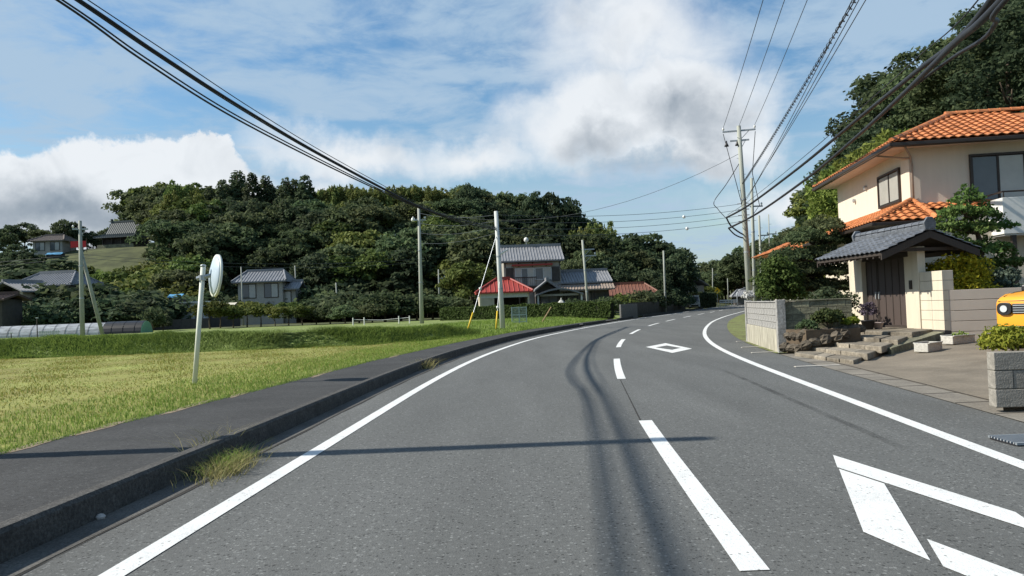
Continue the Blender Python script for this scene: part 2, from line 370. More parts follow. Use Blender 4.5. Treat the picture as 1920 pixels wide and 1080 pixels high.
road = struct(strip('road', KX, ROAD_R, -25, 225, 0.0, ASPH, nx=6))
strip('edge_line', lambda y: LX(y) - .075, lambda y: LX(y) + .075, -20, 64.5, .005, PAINT, road)
strip('edge_line', lambda y: LX(y) - .075, lambda y: LX(y) + .075, 67, 220, .005, PAINT, road)
strip('edge_line', lambda y: RX(y) - .075, lambda y: RX(y) + .075, -20, 220, .005, PAINT, road)
starts = [-6.1, 3.85, 13.68, 23.4, 32.8, 42.6, 51.0, 60.0, 69.0, 78.0, 87.0, 96, 105, 114, 123]
for s0 in starts: strip('centre_dash', lambda y: CX(y) - .075, lambda y: CX(y) + .075, s0, s0 + (4.95 if s0 < 50 else 4.6), .005, PAINT, road, .45)
def poly_mark(name, pts, z=.005):
    MB().add([(p[0], p[1], z) for p in pts], [tuple(range(len(pts)))]).build(name, PAINT, road)
def ring(name, out, inn, z=.005):
    n = len(out); MB().add([(p[0], p[1], z) for p in out + inn], [(i, (i + 1) % n, n + (i + 1) % n, n + i) for i in range(n)]).build(name, PAINT, road)
def ccw(p): return p
g2 = lambda l: [gnd(*q)[:2] for q in l]
o_ = g2([(1260.8, 662), (1297.5, 654), (1248, 643.7), (1210.8, 650.8)]); i_ = g2([(1260, 656.3), (1276.7, 652.5), (1250, 648), (1229, 651.7)])
ring('diamond_marking', o_, i_)
poly_mark('diamond_marking', g2([(1570, 877), (1920, 991), (1960, 1000), (1904, 961.5), (1562, 854)]))
poly_mark('diamond_marking', g2([(1619, 998.5), (1745, 1053), (1658, 908), (1573, 880)]))
poly_mark('diamond_marking', g2([(1769, 1064), (1990, 1152), (1990, 1106), (1738, 1012)]))
# faint dark streak along the right lane, soft at the edges, broken by noise
def streak_mat():
    m = bpy.data.materials.new('dark_streak'); m.use_nodes = True; nt = m.node_tree; N = nt.nodes; L = nt.links; N.clear()
    tc = N.new('ShaderNodeTexCoord'); at_ = N.new('ShaderNodeAttribute'); at_.attribute_name = 'mask'
    t = N.new('ShaderNodeTexNoise'); t.inputs['Scale'].default_value = 1.3; t.inputs['Detail'].default_value = 6; L.new(tc.outputs['Object'], t.inputs[0])
    r = N.new('ShaderNodeMapRange'); r.inputs[1].default_value = .25; r.inputs[2].default_value = .6; L.new(t.outputs[0], r.inputs[0])
    mu = N.new('ShaderNodeMath'); mu.operation = 'MULTIPLY'; L.new(r.outputs[0], mu.inputs[0]); L.new(at_.outputs['Fac'], mu.inputs[1])
    d = N.new('ShaderNodeBsdfDiffuse'); d.inputs[0].default_value = (.035, .036, .038, 1); tr = N.new('ShaderNodeBsdfTransparent')
    ms = N.new('ShaderNodeMixShader'); L.new(mu.outputs[0], ms.inputs[0]); L.new(tr.outputs[0], ms.inputs[1]); L.new(d.outputs[0], ms.inputs[2])
    o = N.new('ShaderNodeOutputMaterial'); L.new(ms.outputs[0], o.inputs[0]); return m
ROAD_STREAK = streak_mat()
def add_streak(pts, w, strength):
    P = np.array([gnd(*p)[:2] for p in pts]); ys = np.arange(P[:, 1].min(), P[:, 1].max(), .4)
    o = np.argsort(P[:, 1]); xs = np.interp(ys, P[o, 1], P[o, 0]); k = np.ones(9) / 9; xs = np.convolve(np.pad(xs, 4, mode='edge'), k, 'valid')
    V = []; A = []
    prof = [(-.5, 0), (-.25, 1), (.25, 1), (.5, 0)]
    for i, (x, y) in enumerate(zip(xs, ys)):
        e = min(1, i / 6, (len(ys) - 1 - i) / 6)
        for a, b in prof: V.append((x + a * w, y, .0028)); A.append(b * e * strength)
    Fq = [(j * 4 + i, j * 4 + i + 1, j * 4 + i + 5, j * 4 + i + 4) for j in range(len(ys) - 1) for i in range(3)]
    me = np_mesh('dark_streak', V, Fq, ROAD_STREAK); a = me.attributes.new('mask', 'FLOAT', 'POINT'); a.data.foreach_set('value', np.array(A, np.float32))
    link('dark_streak', me, road)
add_streak([(1340, 688), (1400, 712), (1520, 766), (1640, 815), (1780, 880), (1800, 893)], .12, .3)

SEAM = mat('joint_dark', (.03, .028, .025), .95, .3)
sa_, sb_ = gnd(1163, 712), gnd(1201, 789)
MB().add([(sa_[0] - .006, sa_[1], .003), (sa_[0] + .006, sa_[1], .003), (sb_[0] + .008, sb_[1], .003), (sb_[0] - .008, sb_[1], .003)], [(0, 3, 2, 1)]).build('seam', SEAM, road)
# kerb, sidewalk, gutter strip
def kerb(y0, y1):
    ys = np.arange(y0, y1 + .01, .5); V = []; Fq = []
    for y in ys:
        k = float(KX(y)); V += [(k, y, -.05), (k - .012, y, ZK - .025), (k - .035, y, ZK), (k - .145, y, ZK - .004), (k - .155, y, -.05)]
    for j in range(len(ys) - 1):
        for i in range(4): Fq.append((j * 5 + i, (j + 1) * 5 + i, (j + 1) * 5 + i + 1, j * 5 + i + 1))
    m = MB(); m.add(V, Fq); n = len(ys) - 1; m.f += [(0, 1, 2, 3, 4), (n * 5 + 4, n * 5 + 3, n * 5 + 2, n * 5 + 1, n * 5)]
    return struct(m.build('kerb', KERBC))
for a, b in ((-25, 46.0), (47.5, 53.5), (58, 64.0), (67.5, 110)): kerb(a, b)
GUTA = mat('gutter_strip', (.085, .082, .075), .92, .35, 1.5, .4, 60, speck=(60, .6, 1.4))
strip('gutter_strip', lambda y: KX(y) + .002, lambda y: KX(y) + .235, -25, 46, .004, GUTA, road)
strip('gutter_joint', lambda y: KX(y) + .238 + .010 * math.sin(y * 3.1), lambda y: KX(y) + .262 + .012 * math.sin(y * 2.3), -25, 46, .0035, mat('joint_dark', (.03, .028, .025), .95, .3), road)
struct(strip('sidewalk', WX, lambda y: KX(y) - .150, -25, 60, ZW, ASPH_WALK, nx=2))

# left field, verge, bank
def fz(x, y):
    w = float(WX(y)); d = w - x
    return ZW - .03 + .05 * min(1, max(0, d) / .5) + .24 * float(sstep(33, 48, y)) * float(sstep(.5, 5, d)) + .015 * math.sin(x * 2.1 + y) * min(1, max(d, 0))
def build_field():
    ys = np.arange(-12, 77.1, .75); off = np.concatenate([np.arange(0, 4, .5), np.arange(4, 60, 2.0), [70, 90, 130]])
    V = []
    for y in ys:
        w = float(WX(y)) + .06
        for o in off: V.append((w - o, y, fz(w - o, y)))
    n = len(off); Fq = [(j * n + i, (j + 1) * n + i, (j + 1) * n + i + 1, j * n + i + 1) for j in range(len(ys) - 1) for i in range(n - 1)]
    me = np_mesh('grass_field', V, Fq, FIELD, True); me.materials.append(GREEN); yy = np.array(V)[np.array(Fq)[:, 0], 1]
    me.polygons.foreach_set('material_index', (yy > 35).astype(np.int32)); return struct(link('grass_field', me))
build_field()
BY = lambda x: np.interp(x, [-90, -22, -10, -5, -2.4, 0], [30.5, 29.5, 29.0, 29.8, 33.2, 37])       # foot of the bank
def bz(x, t):   # bank profile, t metres behind its foot
    h = np.interp(x, [-90, -20, -6, -3, -1.4], [.62, .60, .52, .34, .02])
    return ZW + h * (float(sstep(0, 1.5, t)) - .35 * float(sstep(4.5, 9, t)))
def build_bank():
    xs = np.concatenate([np.arange(-90, -24, 2), np.arange(-24, -1.2, .5)]); ts = [-.3, 0, .3, .6, .9, 1.2, 1.6, 2.4, 3.5, 5, 7, 9, 11, 12.5]
    V = []
    for x in xs:
        for t in ts: V.append((x, float(BY(x)) + t, bz(x, t) - (.25 if t < 0 else 0) - (.45 if t > 12 else 0) + .04 * math.sin(x * 1.7 + t * 2)))
    n = len(ts); Fq = [(j * n + i, (j + 1) * n + i, (j + 1) * n + i + 1, j * n + i + 1) for j in range(len(xs) - 1) for i in range(n - 1)]
    struct(link('grass_bank', np_mesh('grass_bank', V, Fq, GREEN, True)))
build_bank()

def blades(P, h, w, lean, m, name, seed=0, clump=1):
    """P: (n,3) roots. Each blade one bent triangle pair."""
    g = np.random.default_rng(seed); n = len(P)
    a = g.uniform(0, 2 * PI, n); hh = h * g.uniform(.5, 1.25, n); ww = w * g.uniform(.6, 1.3, n); la = g.uniform(0, 2 * PI, n); ll = lean * hh * g.uniform(.2, 1.2, n)
    s = np.stack([np.cos(a) * ww, np.sin(a) * ww, 0 * a], 1); l = np.stack([np.cos(la) * ll, np.sin(la) * ll, 0 * la], 1); up = np.stack([0 * a, 0 * a, hh], 1)
    dn = np.array([0, 0, .02])
    V = np.stack([P - s - dn, P + s - dn, P + up * .6 + l * .35 + s * .6, P + up + l, P + up * .6 + l * .35 - s * .6], 1).reshape(-1, 3)
    b = np.arange(n)[:, None] * 5
    T = np.concatenate([b + np.array([[0, 1, 2]]), b + np.array([[0, 2, 4]]), b + np.array([[4, 2, 3]])], 0)
    o = link(name, np_mesh(name, V, T, m)); struct(o, 'stuff'); return o
def sample_field(n, ylo, yhi, dlo, dhi, power=1.0, seed=0, dp=1.0):
    g = np.random.default_rng(seed); out = []
    while len(out) < n:
        y = ylo + (yhi - ylo) * g.random() ** power; w = float(WX(y)); d = dlo + (dhi - dlo) * g.random() ** dp; x = w - d
        if x < -.72 * y - 1.5: continue
        out.append((x, y, fz(x, y)))
    return np.array(out)
def stufftag(o, label, cat): o['label'] = label; o['category'] = cat; return o
stufftag(blades(sample_field(34000, 3.5, 36, -.10, 2.3, 1.2, 1, 2.2), .065, .0055, .9, L_GRASS, 'edge_grass', 1), 'bright green grass strip along the edge of the asphalt sidewalk', 'grass')
stufftag(blades(sample_field(42000, 5, 31, .5, 24, .9, 2), .032, .009, 1.8, L_MOWN, 'mown_grass', 2), 'short yellowish mown grass covering the open field', 'grass')
stufftag(blades(sample_field(9000, 5, 31, .3, 14, .9, 3, 1.5), .05, .007, 1.0, L_GRASS, 'green_grass_tufts', 3), 'scattered green tufts in the mown field', 'grass')
def bank_pts(n, seed):
    g = np.random.default_rng(seed); x = -1.6 - 24 * g.random(n); t = g.uniform(-.25, 1.9, n)
    return np.array([(a, float(BY(a)) + b, bz(a, max(b, 0)) - .02 + .09 * max(0, math.sin(a * 2.1 + b * 3) * math.sin(a * .83 + 1) + .25 * math.sin(a * 5.3))) for a, b in zip(x, t)])
stufftag(blades(bank_pts(30000, 5), .19, .020, 1.3, L_BANK, 'bank_grass', 5), 'tall rank grass on the low bank beyond the mown field', 'grass')
g = np.random.default_rng(6); xx = -1.5 - 32 * g.random(14000); tt = g.uniform(1.8, 12, 14000)
stufftag(blades(np.array([(a, float(BY(a)) + b, bz(a, b)) for a, b in zip(xx, tt)]), .09, .018, .8, L_GRASS, 'path_grass', 6), 'short light green grass on top of the bank', 'grass')
def verge_pts(n, seed):
    g = np.random.default_rng(seed); out = []
    while len(out) < n:
        y = g.uniform(33, 62); d = 9 * g.random() ** 1.3 - .1; x = float(WX(y)) - d; out.append((x, y, fz(x, y)))
    return np.array(out)
stufftag(blades(verge_pts(16000, 8), .14, .016, .8, L_GRASS, 'verge_grass', 8), 'uncut green verge between sidewalk and clipped hedge', 'grass')
# weeds in the gutter
def weed(cx, cy, z, n, spread, h, m, name, label, seed, w=.005):
    g = np.random.default_rng(seed); P = np.stack([cx + g.normal(0, spread[0], n), cy + g.normal(0, spread[1], n), np.full(n, z)], 1)
    return stufftag(blades(P, h, w, 2.2, m, name, seed), label, 'weeds')
wx, wy, _ = gnd(425, 885)
weed(wx - .02, wy + .05, 0, 620, (.11, .28), .12, L_DRY, 'dry_weeds', 'dry straw coloured weed clump growing in the gutter at the kerb', 21, .004)
weed(wx - .08, wy + .25, 0, 300, (.06, .22), .13, L_GRASS, 'green_weeds', 'green weeds at the foot of the kerb beside the dry clump', 22, .004)
weed(float(KX(7.6)) - .2, 7.6, ZW, 90, (.06, .30), .20, L_DRY, 'sidewalk_weeds', 'thin dry weeds leaning over the kerb top', 23, .003)
wx, wy, _ = gnd(805, 690)
weed(wx - .05, wy, 0, 150, (.08, .3), .22, L_DRY, 'kerb_weeds', 'small dry weed clump at the kerb farther along', 24, .006)
# bare patches of soil along the sidewalk edge
def patch(name, cx, cy, rx, ry, z, m, seed, parent=None):
    g = np.random.default_rng(seed); n = 18; V = []
    for k in range(n):
        q = 2 * PI * k / n; r = 1 + g.uniform(-.25, .25); V.append((cx + rx * r * math.cos(q), cy + ry * r * math.sin(q), z))
    return MB().add(V, [tuple(range(n))]).build(name, m, parent)
SAND = mat('sandy_edge', (.21, .165, .115), .95, .25, 8, .3, 40)
for k, (yy, r) in enumerate([(8.2, .35), (9.4, .55), (11.2, .6), (12.6, .35), (16.5, .7), (22, .8)]):
    struct(patch('bare_soil', float(WX(yy)) + .06, yy, .085, r * 1.3, ZW + .004, SAND, 30 + k))
# pebble
tag(MB().lathe([(.005, 0), (.03, .006), (.035, .02), (.02, .035), (.004, .04)], 7).build('pebble', mat('pebble', (.4, .38, .36), .9), None, loc=(float(KX(5.35)) + .02, 5.35, -.002)), 'small pale pebble lying in the gutter under the kerb', 'pebble')

# ------------------------------------------------------------------ trees
def quads(Cn, Nn, s, g, aspect=1.0):
    n = len(Cn); Nn = Nn / (np.linalg.norm(Nn, axis=1, keepdims=True) + 1e-9)
    t = g.normal(size=(n, 3)); a = np.cross(Nn, t); a /= (np.linalg.norm(a, axis=1, keepdims=True) + 1e-9); b = np.cross(Nn, a)
    s = np.broadcast_to(s, (n,))[:, None] * g.uniform(.6, 1.3, (n, 1))
    V = np.stack([Cn - a * s * aspect, Cn - b * s * .62, Cn + a * s * aspect, Cn + b * s * .62], 1).reshape(-1, 3)
    return V, np.arange(4 * n).reshape(n, 4)
def sph(n, g):
    v = g.normal(size=(n, 3)); return v / np.linalg.norm(v, axis=1, keepdims=True)
def clump_leaves(centres, radii, per, ls, g, flat=.75, jitter=.7, updark=0.0):
    Cs = []; Ns = []
    for c, r in zip(centres, radii):
        d = sph(per, g); d[:, 2] = np.where(d[:, 2] < -.35, -d[:, 2], d[:, 2])
        rr = r * g.uniform(.55, 1.08, (per, 1))
        p = c + d * rr * np.array([1, 1, flat]); Cs.append(p); Ns.append(d * np.array([1, 1, 1 / flat]) + g.normal(0, jitter, (per, 3)))
    return quads(np.concatenate(Cs), np.concatenate(Ns), ls, g, 1.0)
def broad_crown(seed, rx=3.6, h=9.0, base=.10, ncl=46, per=62, ls=.26, rc=(.20, .34)):
    """crown centred on x=y=0 reaching up to h"""
    g = np.random.default_rng(seed); zc = h * (base + 1) / 2; rz = h * (1 - base) / 2
    cs = []; rs = []
    lobes = [(np.array([0, 0, zc]), 1.0)] + [(np.array([rx * .5 * math.cos(q), rx * .5 * math.sin(q), zc + g.uniform(-.35, .25) * rz]), g.uniform(.5, .68)) for q in g.uniform(0, 2 * PI, 4)]
    for k in range(ncl):
        c, f = lobes[0] if k < ncl * .5 else lobes[1 + k % 4]
        d = sph(1, g)[0]; d[2] = abs(d[2]) if g.random() < .62 else d[2]
        rad = g.uniform(.72, .95) * f
        cs.append(c + d * np.array([rx, rx, rz]) * rad * (1 - .3 * max(0, d[2]) * 0)); rs.append(rx * g.uniform(*rc))
    for k in range(8): cs.append(np.array([0, 0, zc]) + g.normal(0, .25, 3) * np.array([rx, rx, rz])); rs.append(rx * .4)
    return clump_leaves(cs, rs, per, ls, g)
def cedar_crown(seed, rx=2.5, h=13.0, base=.08, n=5200, ls=.22):
    g = np.random.default_rng(seed); t = 1 - np.sqrt(1 - g.random(n) * .998); q = g.uniform(0, 2 * PI, n); ph = g.uniform(0, 6, 6)
    lump_ = .80 + .13 * np.sin(q * 4 + t * 21 + ph[0]) + .10 * np.sin(q * 7 - t * 34 + ph[1]) + .07 * np.sin(t * 60 + q * 2 + ph[2])
    r = (rx * (1 - t) ** .62 + .10) * lump_ * (1 - .32 * g.random(n) ** 2.5); z = h * (base + (1 - base) * t) - .22 * r + g.normal(0, .07, n)
    Cn = np.stack([r * np.cos(q), r * np.sin(q), z], 1); Nn = np.stack([np.cos(q), np.sin(q), .55 + .5 * np.sin(t * 60 + q * 2 + ph[2])], 1) + g.normal(0, .55, (n, 3))
    return quads(Cn, Nn, ls, g, 1.1)
def bamboo_crown(seed, h=10.0, n=20, spread=2.6, ls=.22):
    g = np.random.default_rng(seed); Cs = []; Ns = []
    for k in range(n):
        q = g.uniform(0, 2 * PI); d = spread * math.sqrt(g.random()); hh = h * g.uniform(.78, 1.0); bend = g.uniform(.3, 1.3); qa = g.uniform(0, 2 * PI)
        m = 210; t = g.uniform(.28, 1, m); z = hh * (t - .06 * t ** 6)
        ax = np.stack([d * math.cos(q) + bend * math.cos(qa) * t ** 3, d * math.sin(q) + bend * math.sin(qa) * t ** 3, z], 1)
        w = .75 * (1 - (t - .45) ** 2 * 1.8); off = g.normal(0, .5, (m, 3)) * w[:, None] * np.array([1, 1, .5]); off[:, 2] -= .2
        Cs.append(ax + off); Ns.append(g.normal(0, 1, (m, 3)) + np.array([0, 0, .6]))
    return quads(np.concatenate(Cs), np.concatenate(Ns), ls, g, 1.5)
def shrub_crown(seed, rx=1.0, h=1.3, ncl=18, per=55, ls=.10):
    g = np.random.default_rng(seed); cs = []; rs = []
    for k in range(ncl):
        d = sph(1, g)[0]; d[2] = abs(d[2]); cs.append(np.array([0, 0, h * .35]) + d * np.array([rx, rx, h * .65]) * g.uniform(.45, .85)); rs.append(rx * g.uniform(.26, .45))
    return clump_leaves(cs, rs, per, ls, g, .85, .7)
def pad_pine(pads, seed, ls=.07, per_m2=420):
    """pads: (x,y,z,r,thickness) cloud-pruned cushions of needles"""
    g = np.random.default_rng(seed); Cs = []; Ns = []
    for x, y, z, r, th in pads:
        n = int(per_m2 * r * r * 3.2); q = g.uniform(0, 2 * PI, n); rr = r * np.sqrt(g.random(n)) * (1 + .18 * np.sin(q * 3 + x * 5) + .1 * np.sin(q * 7 + z))
        zz = z + th * (1 - (rr / r) ** 2) * g.uniform(-.15, 1.05, n) + .05 * np.sin(rr * 14)
        Cs.append(np.stack([x + rr * np.cos(q), y + rr * np.sin(q), zz], 1)); Ns.append(np.stack([.6 * np.cos(q) * rr / r, .6 * np.sin(q) * rr / r, np.full(n, .7)], 1) + g.normal(0, .8, (n, 3)))
    return quads(np.concatenate(Cs), np.concatenate(Ns), ls, g, 1.35)
def trunk_mesh(h, r, seed, limbs=5, reach=1.6, lo=.3):
    g = np.random.default_rng(seed); m = MB(); pts = []; x = y = 0
    for i in range(6):
        pts.append((x, y, h * i / 5 - .25 * (i == 0))); x += g.normal(0, .05 * h / 8); y += g.normal(0, .05 * h / 8)
    m.tube(pts, [r * (1.25 if i == 0 else 1 - .16 * i) for i in range(6)], 7)
    for k in range(limbs):
        t = g.uniform(lo, .92); q = g.uniform(0, 2 * PI); i = min(4, int(t * 5)); f = t * 5 - i
        p = np.array(pts[i]) * (1 - f) + np.array(pts[i + 1]) * f; L_ = reach * g.uniform(.6, 1.1)
        m.tube([p, p + np.array([math.cos(q) * L_ * .5, math.sin(q) * L_ * .5, L_ * .3]), p + np.array([math.cos(q) * L_, math.sin(q) * L_, L_ * .75])], [r * .4, r * .28, r * .12], 5)
    return m
PROTO = {}
def proto(kind, crown, trunk, lm, h):
    V, Fq = crown; PROTO.setdefault(kind, []).append((np_mesh('crown', V, Fq, lm), trunk.mesh('trunk', BARK, True), h))
for s in range(3): proto('broad', broad_crown(100 + s, 3.6, 9), trunk_mesh(6.2, .22, s), L_BROAD, 9)
for s in range(3): proto('dark', broad_crown(120 + s, 3.4, 9, .05, 52), trunk_mesh(6, .24, 10 + s), L_DARK, 9)
for s in range(2): proto('light', broad_crown(130 + s, 3.4, 9, .2, 44, 60), trunk_mesh(6, .22, 20 + s), L_LIGHT, 9)
for s in range(3): proto('cedar', cedar_crown(140 + s), trunk_mesh(12.2, .24, 30 + s, 3, .9, .5), L_CEDAR, 13)
for s in range(2): proto('bamboo', bamboo_crown(150 + s), trunk_mesh(7.5, .05, 40 + s, 5, .6), L_BAMBOO, 10)
for s in range(2): proto('broadfine', broad_crown(160 + s, 3.6, 9, .08, 70, 130, .135, (.15, .28)), trunk_mesh(6.2, .22, 50 + s), L_BROAD, 9)
for s in range(2): proto('darkfine', broad_crown(170 + s, 3.4, 9, .05, 70, 130, .135, (.15, .28)), trunk_mesh(6, .24, 54 + s), L_DARK, 9)
for s in range(2): proto('bamboofine', bamboo_crown(180 + s, 10, 28, 2.8, .16), trunk_mesh(7.5, .05, 58 + s, 5, .6), L_BAMBOOG, 10)
def tree(kind, x, y, h, label, group, wscale=1.0, idx=None, z=None, name=None):
    P = PROTO[kind]; cm, tm, h0 = P[rnd.randrange(len(P)) if idx is None else idx]
    s = h / h0; t = thing(name or {'cedar': 'cedar_tree', 'bamboo': 'bamboo_clump', 'bamboofine': 'bamboo_clump'}.get(kind, 'broadleaf_tree'), label, 'bamboo' if kind.startswith('bamboo') else 'shrub' if kind.startswith('bush') else 'tree', (x, y, (gz(x, y) if z is None else z) - .05), rnd.uniform(0, 2 * PI), group)
    k = s * wscale * rnd.uniform(.92, 1.1); t.scale = (k, k, s)
    link('trunk', tm, t); link('crown', cm, t); return t

# skyline of the wooded hill, photo pixels -> highest treetop per column
SK = np.array([(150, 430), (186, 392), (195, 372), (240, 352), (285, 352), (300, 345), (330, 338), (370, 346), (385, 350), (400, 345), (445, 335), (500, 342), (572, 342), (600, 350), (620, 346), (700, 348), (760, 352), (820, 352), (870, 342), (905, 362), (930, 362), (1000, 362), (1030, 356), (1060, 372), (1076, 392), (1090, 418), (1130, 440), (1160, 444), (1200, 442), (1240, 448), (1270, 462), (1284, 486), (1290, 510)])
def sky_top(x, y):
    px, _ = px_of(x, y, 15); return float(np.interp(px, SK[:, 0], SK[:, 1])), px
KIND_TXT = {'broad': ('round-crowned broadleaf tree', 'broadleaf trees'), 'dark': ('very dark evergreen tree', 'dark evergreens'), 'light': ('lighter yellow-green tree', 'light green trees'),
            'cedar': ('tall pointed cedar', 'cedars'), 'bamboo': ('feathery yellowish bamboo clump', 'bamboo clumps')}
def zone(px):
    return 'beside the temple hall' if px < 390 else 'above the left farmhouse' if px < 560 else 'between left farmhouse and field pole' if px < 740 else 'behind the tall field pole' if px < 880 else 'behind the two-storey farmhouse'
def hill_lbl(kind, px, y):
    band = 'at the forested hill foot' if y < 119 else 'halfway up the forested hill' if y < 139 else 'on the forested hill crest'
    return KIND_TXT[kind][0] + ' ' + band + ' ' + zone(px), KIND_TXT[kind][1] + ' ' + band + ' ' + zone(px)
def forest():
    n = 0
    for row, y in enumerate(np.arange(103, 157, 5.2)):
        xs = np.arange(-86, 26, 4.6)
        for x in xs:
            X = x + rnd.uniform(-1.8, 1.8) + (row % 2) * 2.2; Yy = y + rnd.uniform(-1.8, 1.8)
            t, px = sky_top(X, Yy)
            if px < 192 or px > 1120: continue
            if px < 300 and Yy < 152: continue
            if px < 330 and Yy < 118: continue
            if 430 < px < 560 and Yy < 112: continue
            z0 = gz(X, Yy)
            if y < 146 and 380 < px < 880: t += 26
            top = at(px, t, Yy)[2]
            back = y > 146
            py = px_of(X, Yy, z0 + 9)[1]
            u = rnd.random()
            if px < 275: kind = 'dark' if u < .6 else 'broad'
            elif px < 390: kind = 'light' if u < .55 else 'broad'
            elif px < 600: kind = 'cedar' if (back or u < .45) and Yy > 125 else ('broad' if u < .7 else 'dark')
            elif px < 880: kind = ('bamboo' if u < .75 else 'broad') if Yy > 138 else ('light' if u < .16 else 'broad' if u < .62 else 'dark')
            else: kind = 'dark' if u < .55 else ('bamboo' if u > .9 and back else 'broad')
            h = {'broad': 9.5, 'dark': 9.5, 'light': 9.5, 'cedar': 13.5, 'bamboo': 10.5}[kind] * rnd.uniform(.78, 1.15)
            if back: h = top - z0
            if kind != 'cedar' and h > 15: h = 15
            if z0 + h > top + .3: h = top - z0
            if h < 3.5: continue
            tree(kind, X, Yy, h, *hill_lbl(kind, px, Yy), wscale=1.15 if kind != 'cedar' else 1.35, z=z0); n += 1
    for px, py in [(392, 346), (417, 334), (445, 317), (472, 322), (498, 327), (535, 331), (553, 334), (572, 325)]:
        x, y, zt = at(px, py, 144 + rnd.uniform(-2, 2)); z0 = gz(x, y)
        tree('cedar', x, y, zt - z0 + .4, 'tallest of the pointed cedars standing out above the forest skyline', 'tall cedars on the skyline', 1.45, z=z0)
    for px, py, Y, w in [(330, 338, 138, .72), (318, 356, 134, .50), (362, 350, 137, .68)]:
        x, y, zt = at(px, py, Y); z0 = gz(x, y); tree('light', x, y, zt - z0, 'broad light green tree towering beside the temple hall', 'light trees beside the temple hall', w * .75, z=z0)
    for px in list(range(606, 800, 15)) + [812, 838]:
        x, y, zt = at(px, 341 + rnd.uniform(-5, 8), 143); z0 = gz(x, y); tree('bamboo', x, y, zt - z0, *hill_lbl('bamboo', px, 150), wscale=.8, z=z0)
    for px, py in [(1112, 408), (1131, 398), (1096, 414)]:
        x, y, zt = at(px, py, 128); z0 = gz(x, y); tree('bamboo', x, y, zt - z0, 'pale bamboo plume rising above the dark trees behind the two-storey house', 'bamboo plumes behind the house', .6, z=z0)
    # darker lone evergreens on the skyline
    for px, py in [(878, 338), (1030, 354), (1058, 372), (1000, 362)]:
        x, y, zt = at(px, py, 140); z0 = gz(x, y); tree('dark', x, y, zt - z0, 'dark rounded evergreen breaking the forest skyline near its right end', 'dark evergreens on the skyline', .62, z=z0)
forest()

# ------------------------------------------------------------------ right: drive, gutter, walls, steps, gate, house, car
def dz(x, y): return .012 + .19 * float(sstep(1.5, 5.5, x - float(RX(y))))
struct(strip('driveway', lambda y: ROAD_R(y) + .42, lambda y: 16.0, 3.0, 19.2, 0, CONC, nx=24, zf=dz))
gut = struct(strip('road_gutter', lambda y: ROAD_R(y) - .02, lambda y: ROAD_R(y) + .44, -20, 18.2, .010, GUTC))
for yy in np.arange(7.4, 18, .9):
    a = float(ROAD_R(yy)); MB().box(a - .01, a + .43, yy - .008, yy + .008, .005, .0135).build('joint', mat('joint_dark', (.03, .028, .025), .95, .3), gut)
strip('joint_strip', lambda y: ROAD_R(y) + .43, lambda y: ROAD_R(y) + .45, -20, 18.2, .0175, mat('joint_dark', (.03, .028, .025)), gut)
pale = mat('pale_chip', (.48, .45, .40), .9)
for k, (px, py) in enumerate([(1440, 661), (1418, 651), (1405, 640), (1530, 687)]):
    x, y, _ = gnd(px, py); MB().box(x - .40, x + .45, y - .05, y + .05, .004, .016).build('edge_slab', pale, gut)
# steel drain grating
gx, gy, _ = gnd(1905, 829); gx += .30
gr = thing('drain_grating', 'galvanised steel drain grating set in the driveway entrance beside the road', 'grating', (gx, gy, .012), R(0))
MB().box(-.42, 1.0, -.20, -.175, 0, .02).build('rim', STEEL, gr); MB().box(-.42, 1.0, .175, .20, 0, .02).build('rim', STEEL, gr)
MB().box(-.42, 1.0, -.175, .175, -.01, .003).build('well', BLACKPL, gr)
for k in range(8):
    yb = -.155 + k * .044; MB().box(-.42, 1.0, yb - .007, yb + .007, .002, .018).build('bar', ALU, gr)

struct(strip('roadside_verge', lambda y: ROAD_R(y) - .05, lambda y: ROAD_R(y) + 4.5, 18.3, 120, 0, mat('verge_ground', (.14, .125, .06), .95, .35, 1.2, .4, 20, col2=(.13, .16, .05), speck=(8, .7, 1.3)), nx=4, zf=lambda x, y: .014 + .10 * float(sstep(.2, 4, x - float(ROAD_R(y))))))
# -- block wall along the road + garden terrace
A = np.array(gnd(1462, 662)[:2]); B = np.array(gnd(1402, 641)[:2])
gdir = np.array([10.02, 21.55]) - A; 
def wall_frame(P, Q):
    d = Q - P; return math.hypot(*d), math.atan2(d[1], d[0])
def block_wall(name, label, P, Q, z0, courses, bh, bw, th, m, base=0.0, base_m=None, cope=None, cat='wall', side=1):
    Lw, a = wall_frame(np.array(P), np.array(Q)); t = thing(name, label, cat, (P[0], P[1], z0), a)
    z = 0
    if base: MB().box(0, Lw, -.02 * side if side > 0 else 0, th, -.15, base).build('footing', base_m or BLOCK, t, bevel=.01); z = base
    cache = {}
    MB().box(.01, Lw - .01, .015, th - .015, z, z + courses * bh - .01).build('mortar', mat('mortar', (.16, .15, .125), .95, .2), t)
    for c in range(courses):
        x = -(bw * .5 if c % 2 else 0)
        while x < Lw - .02:
            a0, a1 = max(0, x), min(Lw, x + bw)
            if a1 - a0 > .03:
                key = round(a1 - a0, 2)
                if key not in cache: cache[key] = MB().box(.006, key - .006, 0, th, .005, bh - .005).mesh('block', m)
                o = link('block', cache[key], t, .006, (a0, rnd.uniform(-.004, .004), z + c * bh))
            x += bw
    if cope: MB().box(-.02, Lw + .02, -.03, th + .03, z + courses * bh, z + courses * bh + cope).build('coping', m, t, bevel=.01)
    return t
WBASE = mat('stained_footing', (.30, .28, .22), .95, .45, 2.2, .4, 30, col2=(.36, .34, .27), streak=(5, 5, .7))
ROADB = mat('road_wall_block', (.27, .265, .25), .95, .3, 3.5, .5, 40, speck=(16, .7, 1.25))
bw1 = block_wall('block_wall', 'weathered concrete block garden wall on a stained footing beside the road', B, A, 0.0, 4, .165, .40, .13, ROADB, .55, WBASE, .03)
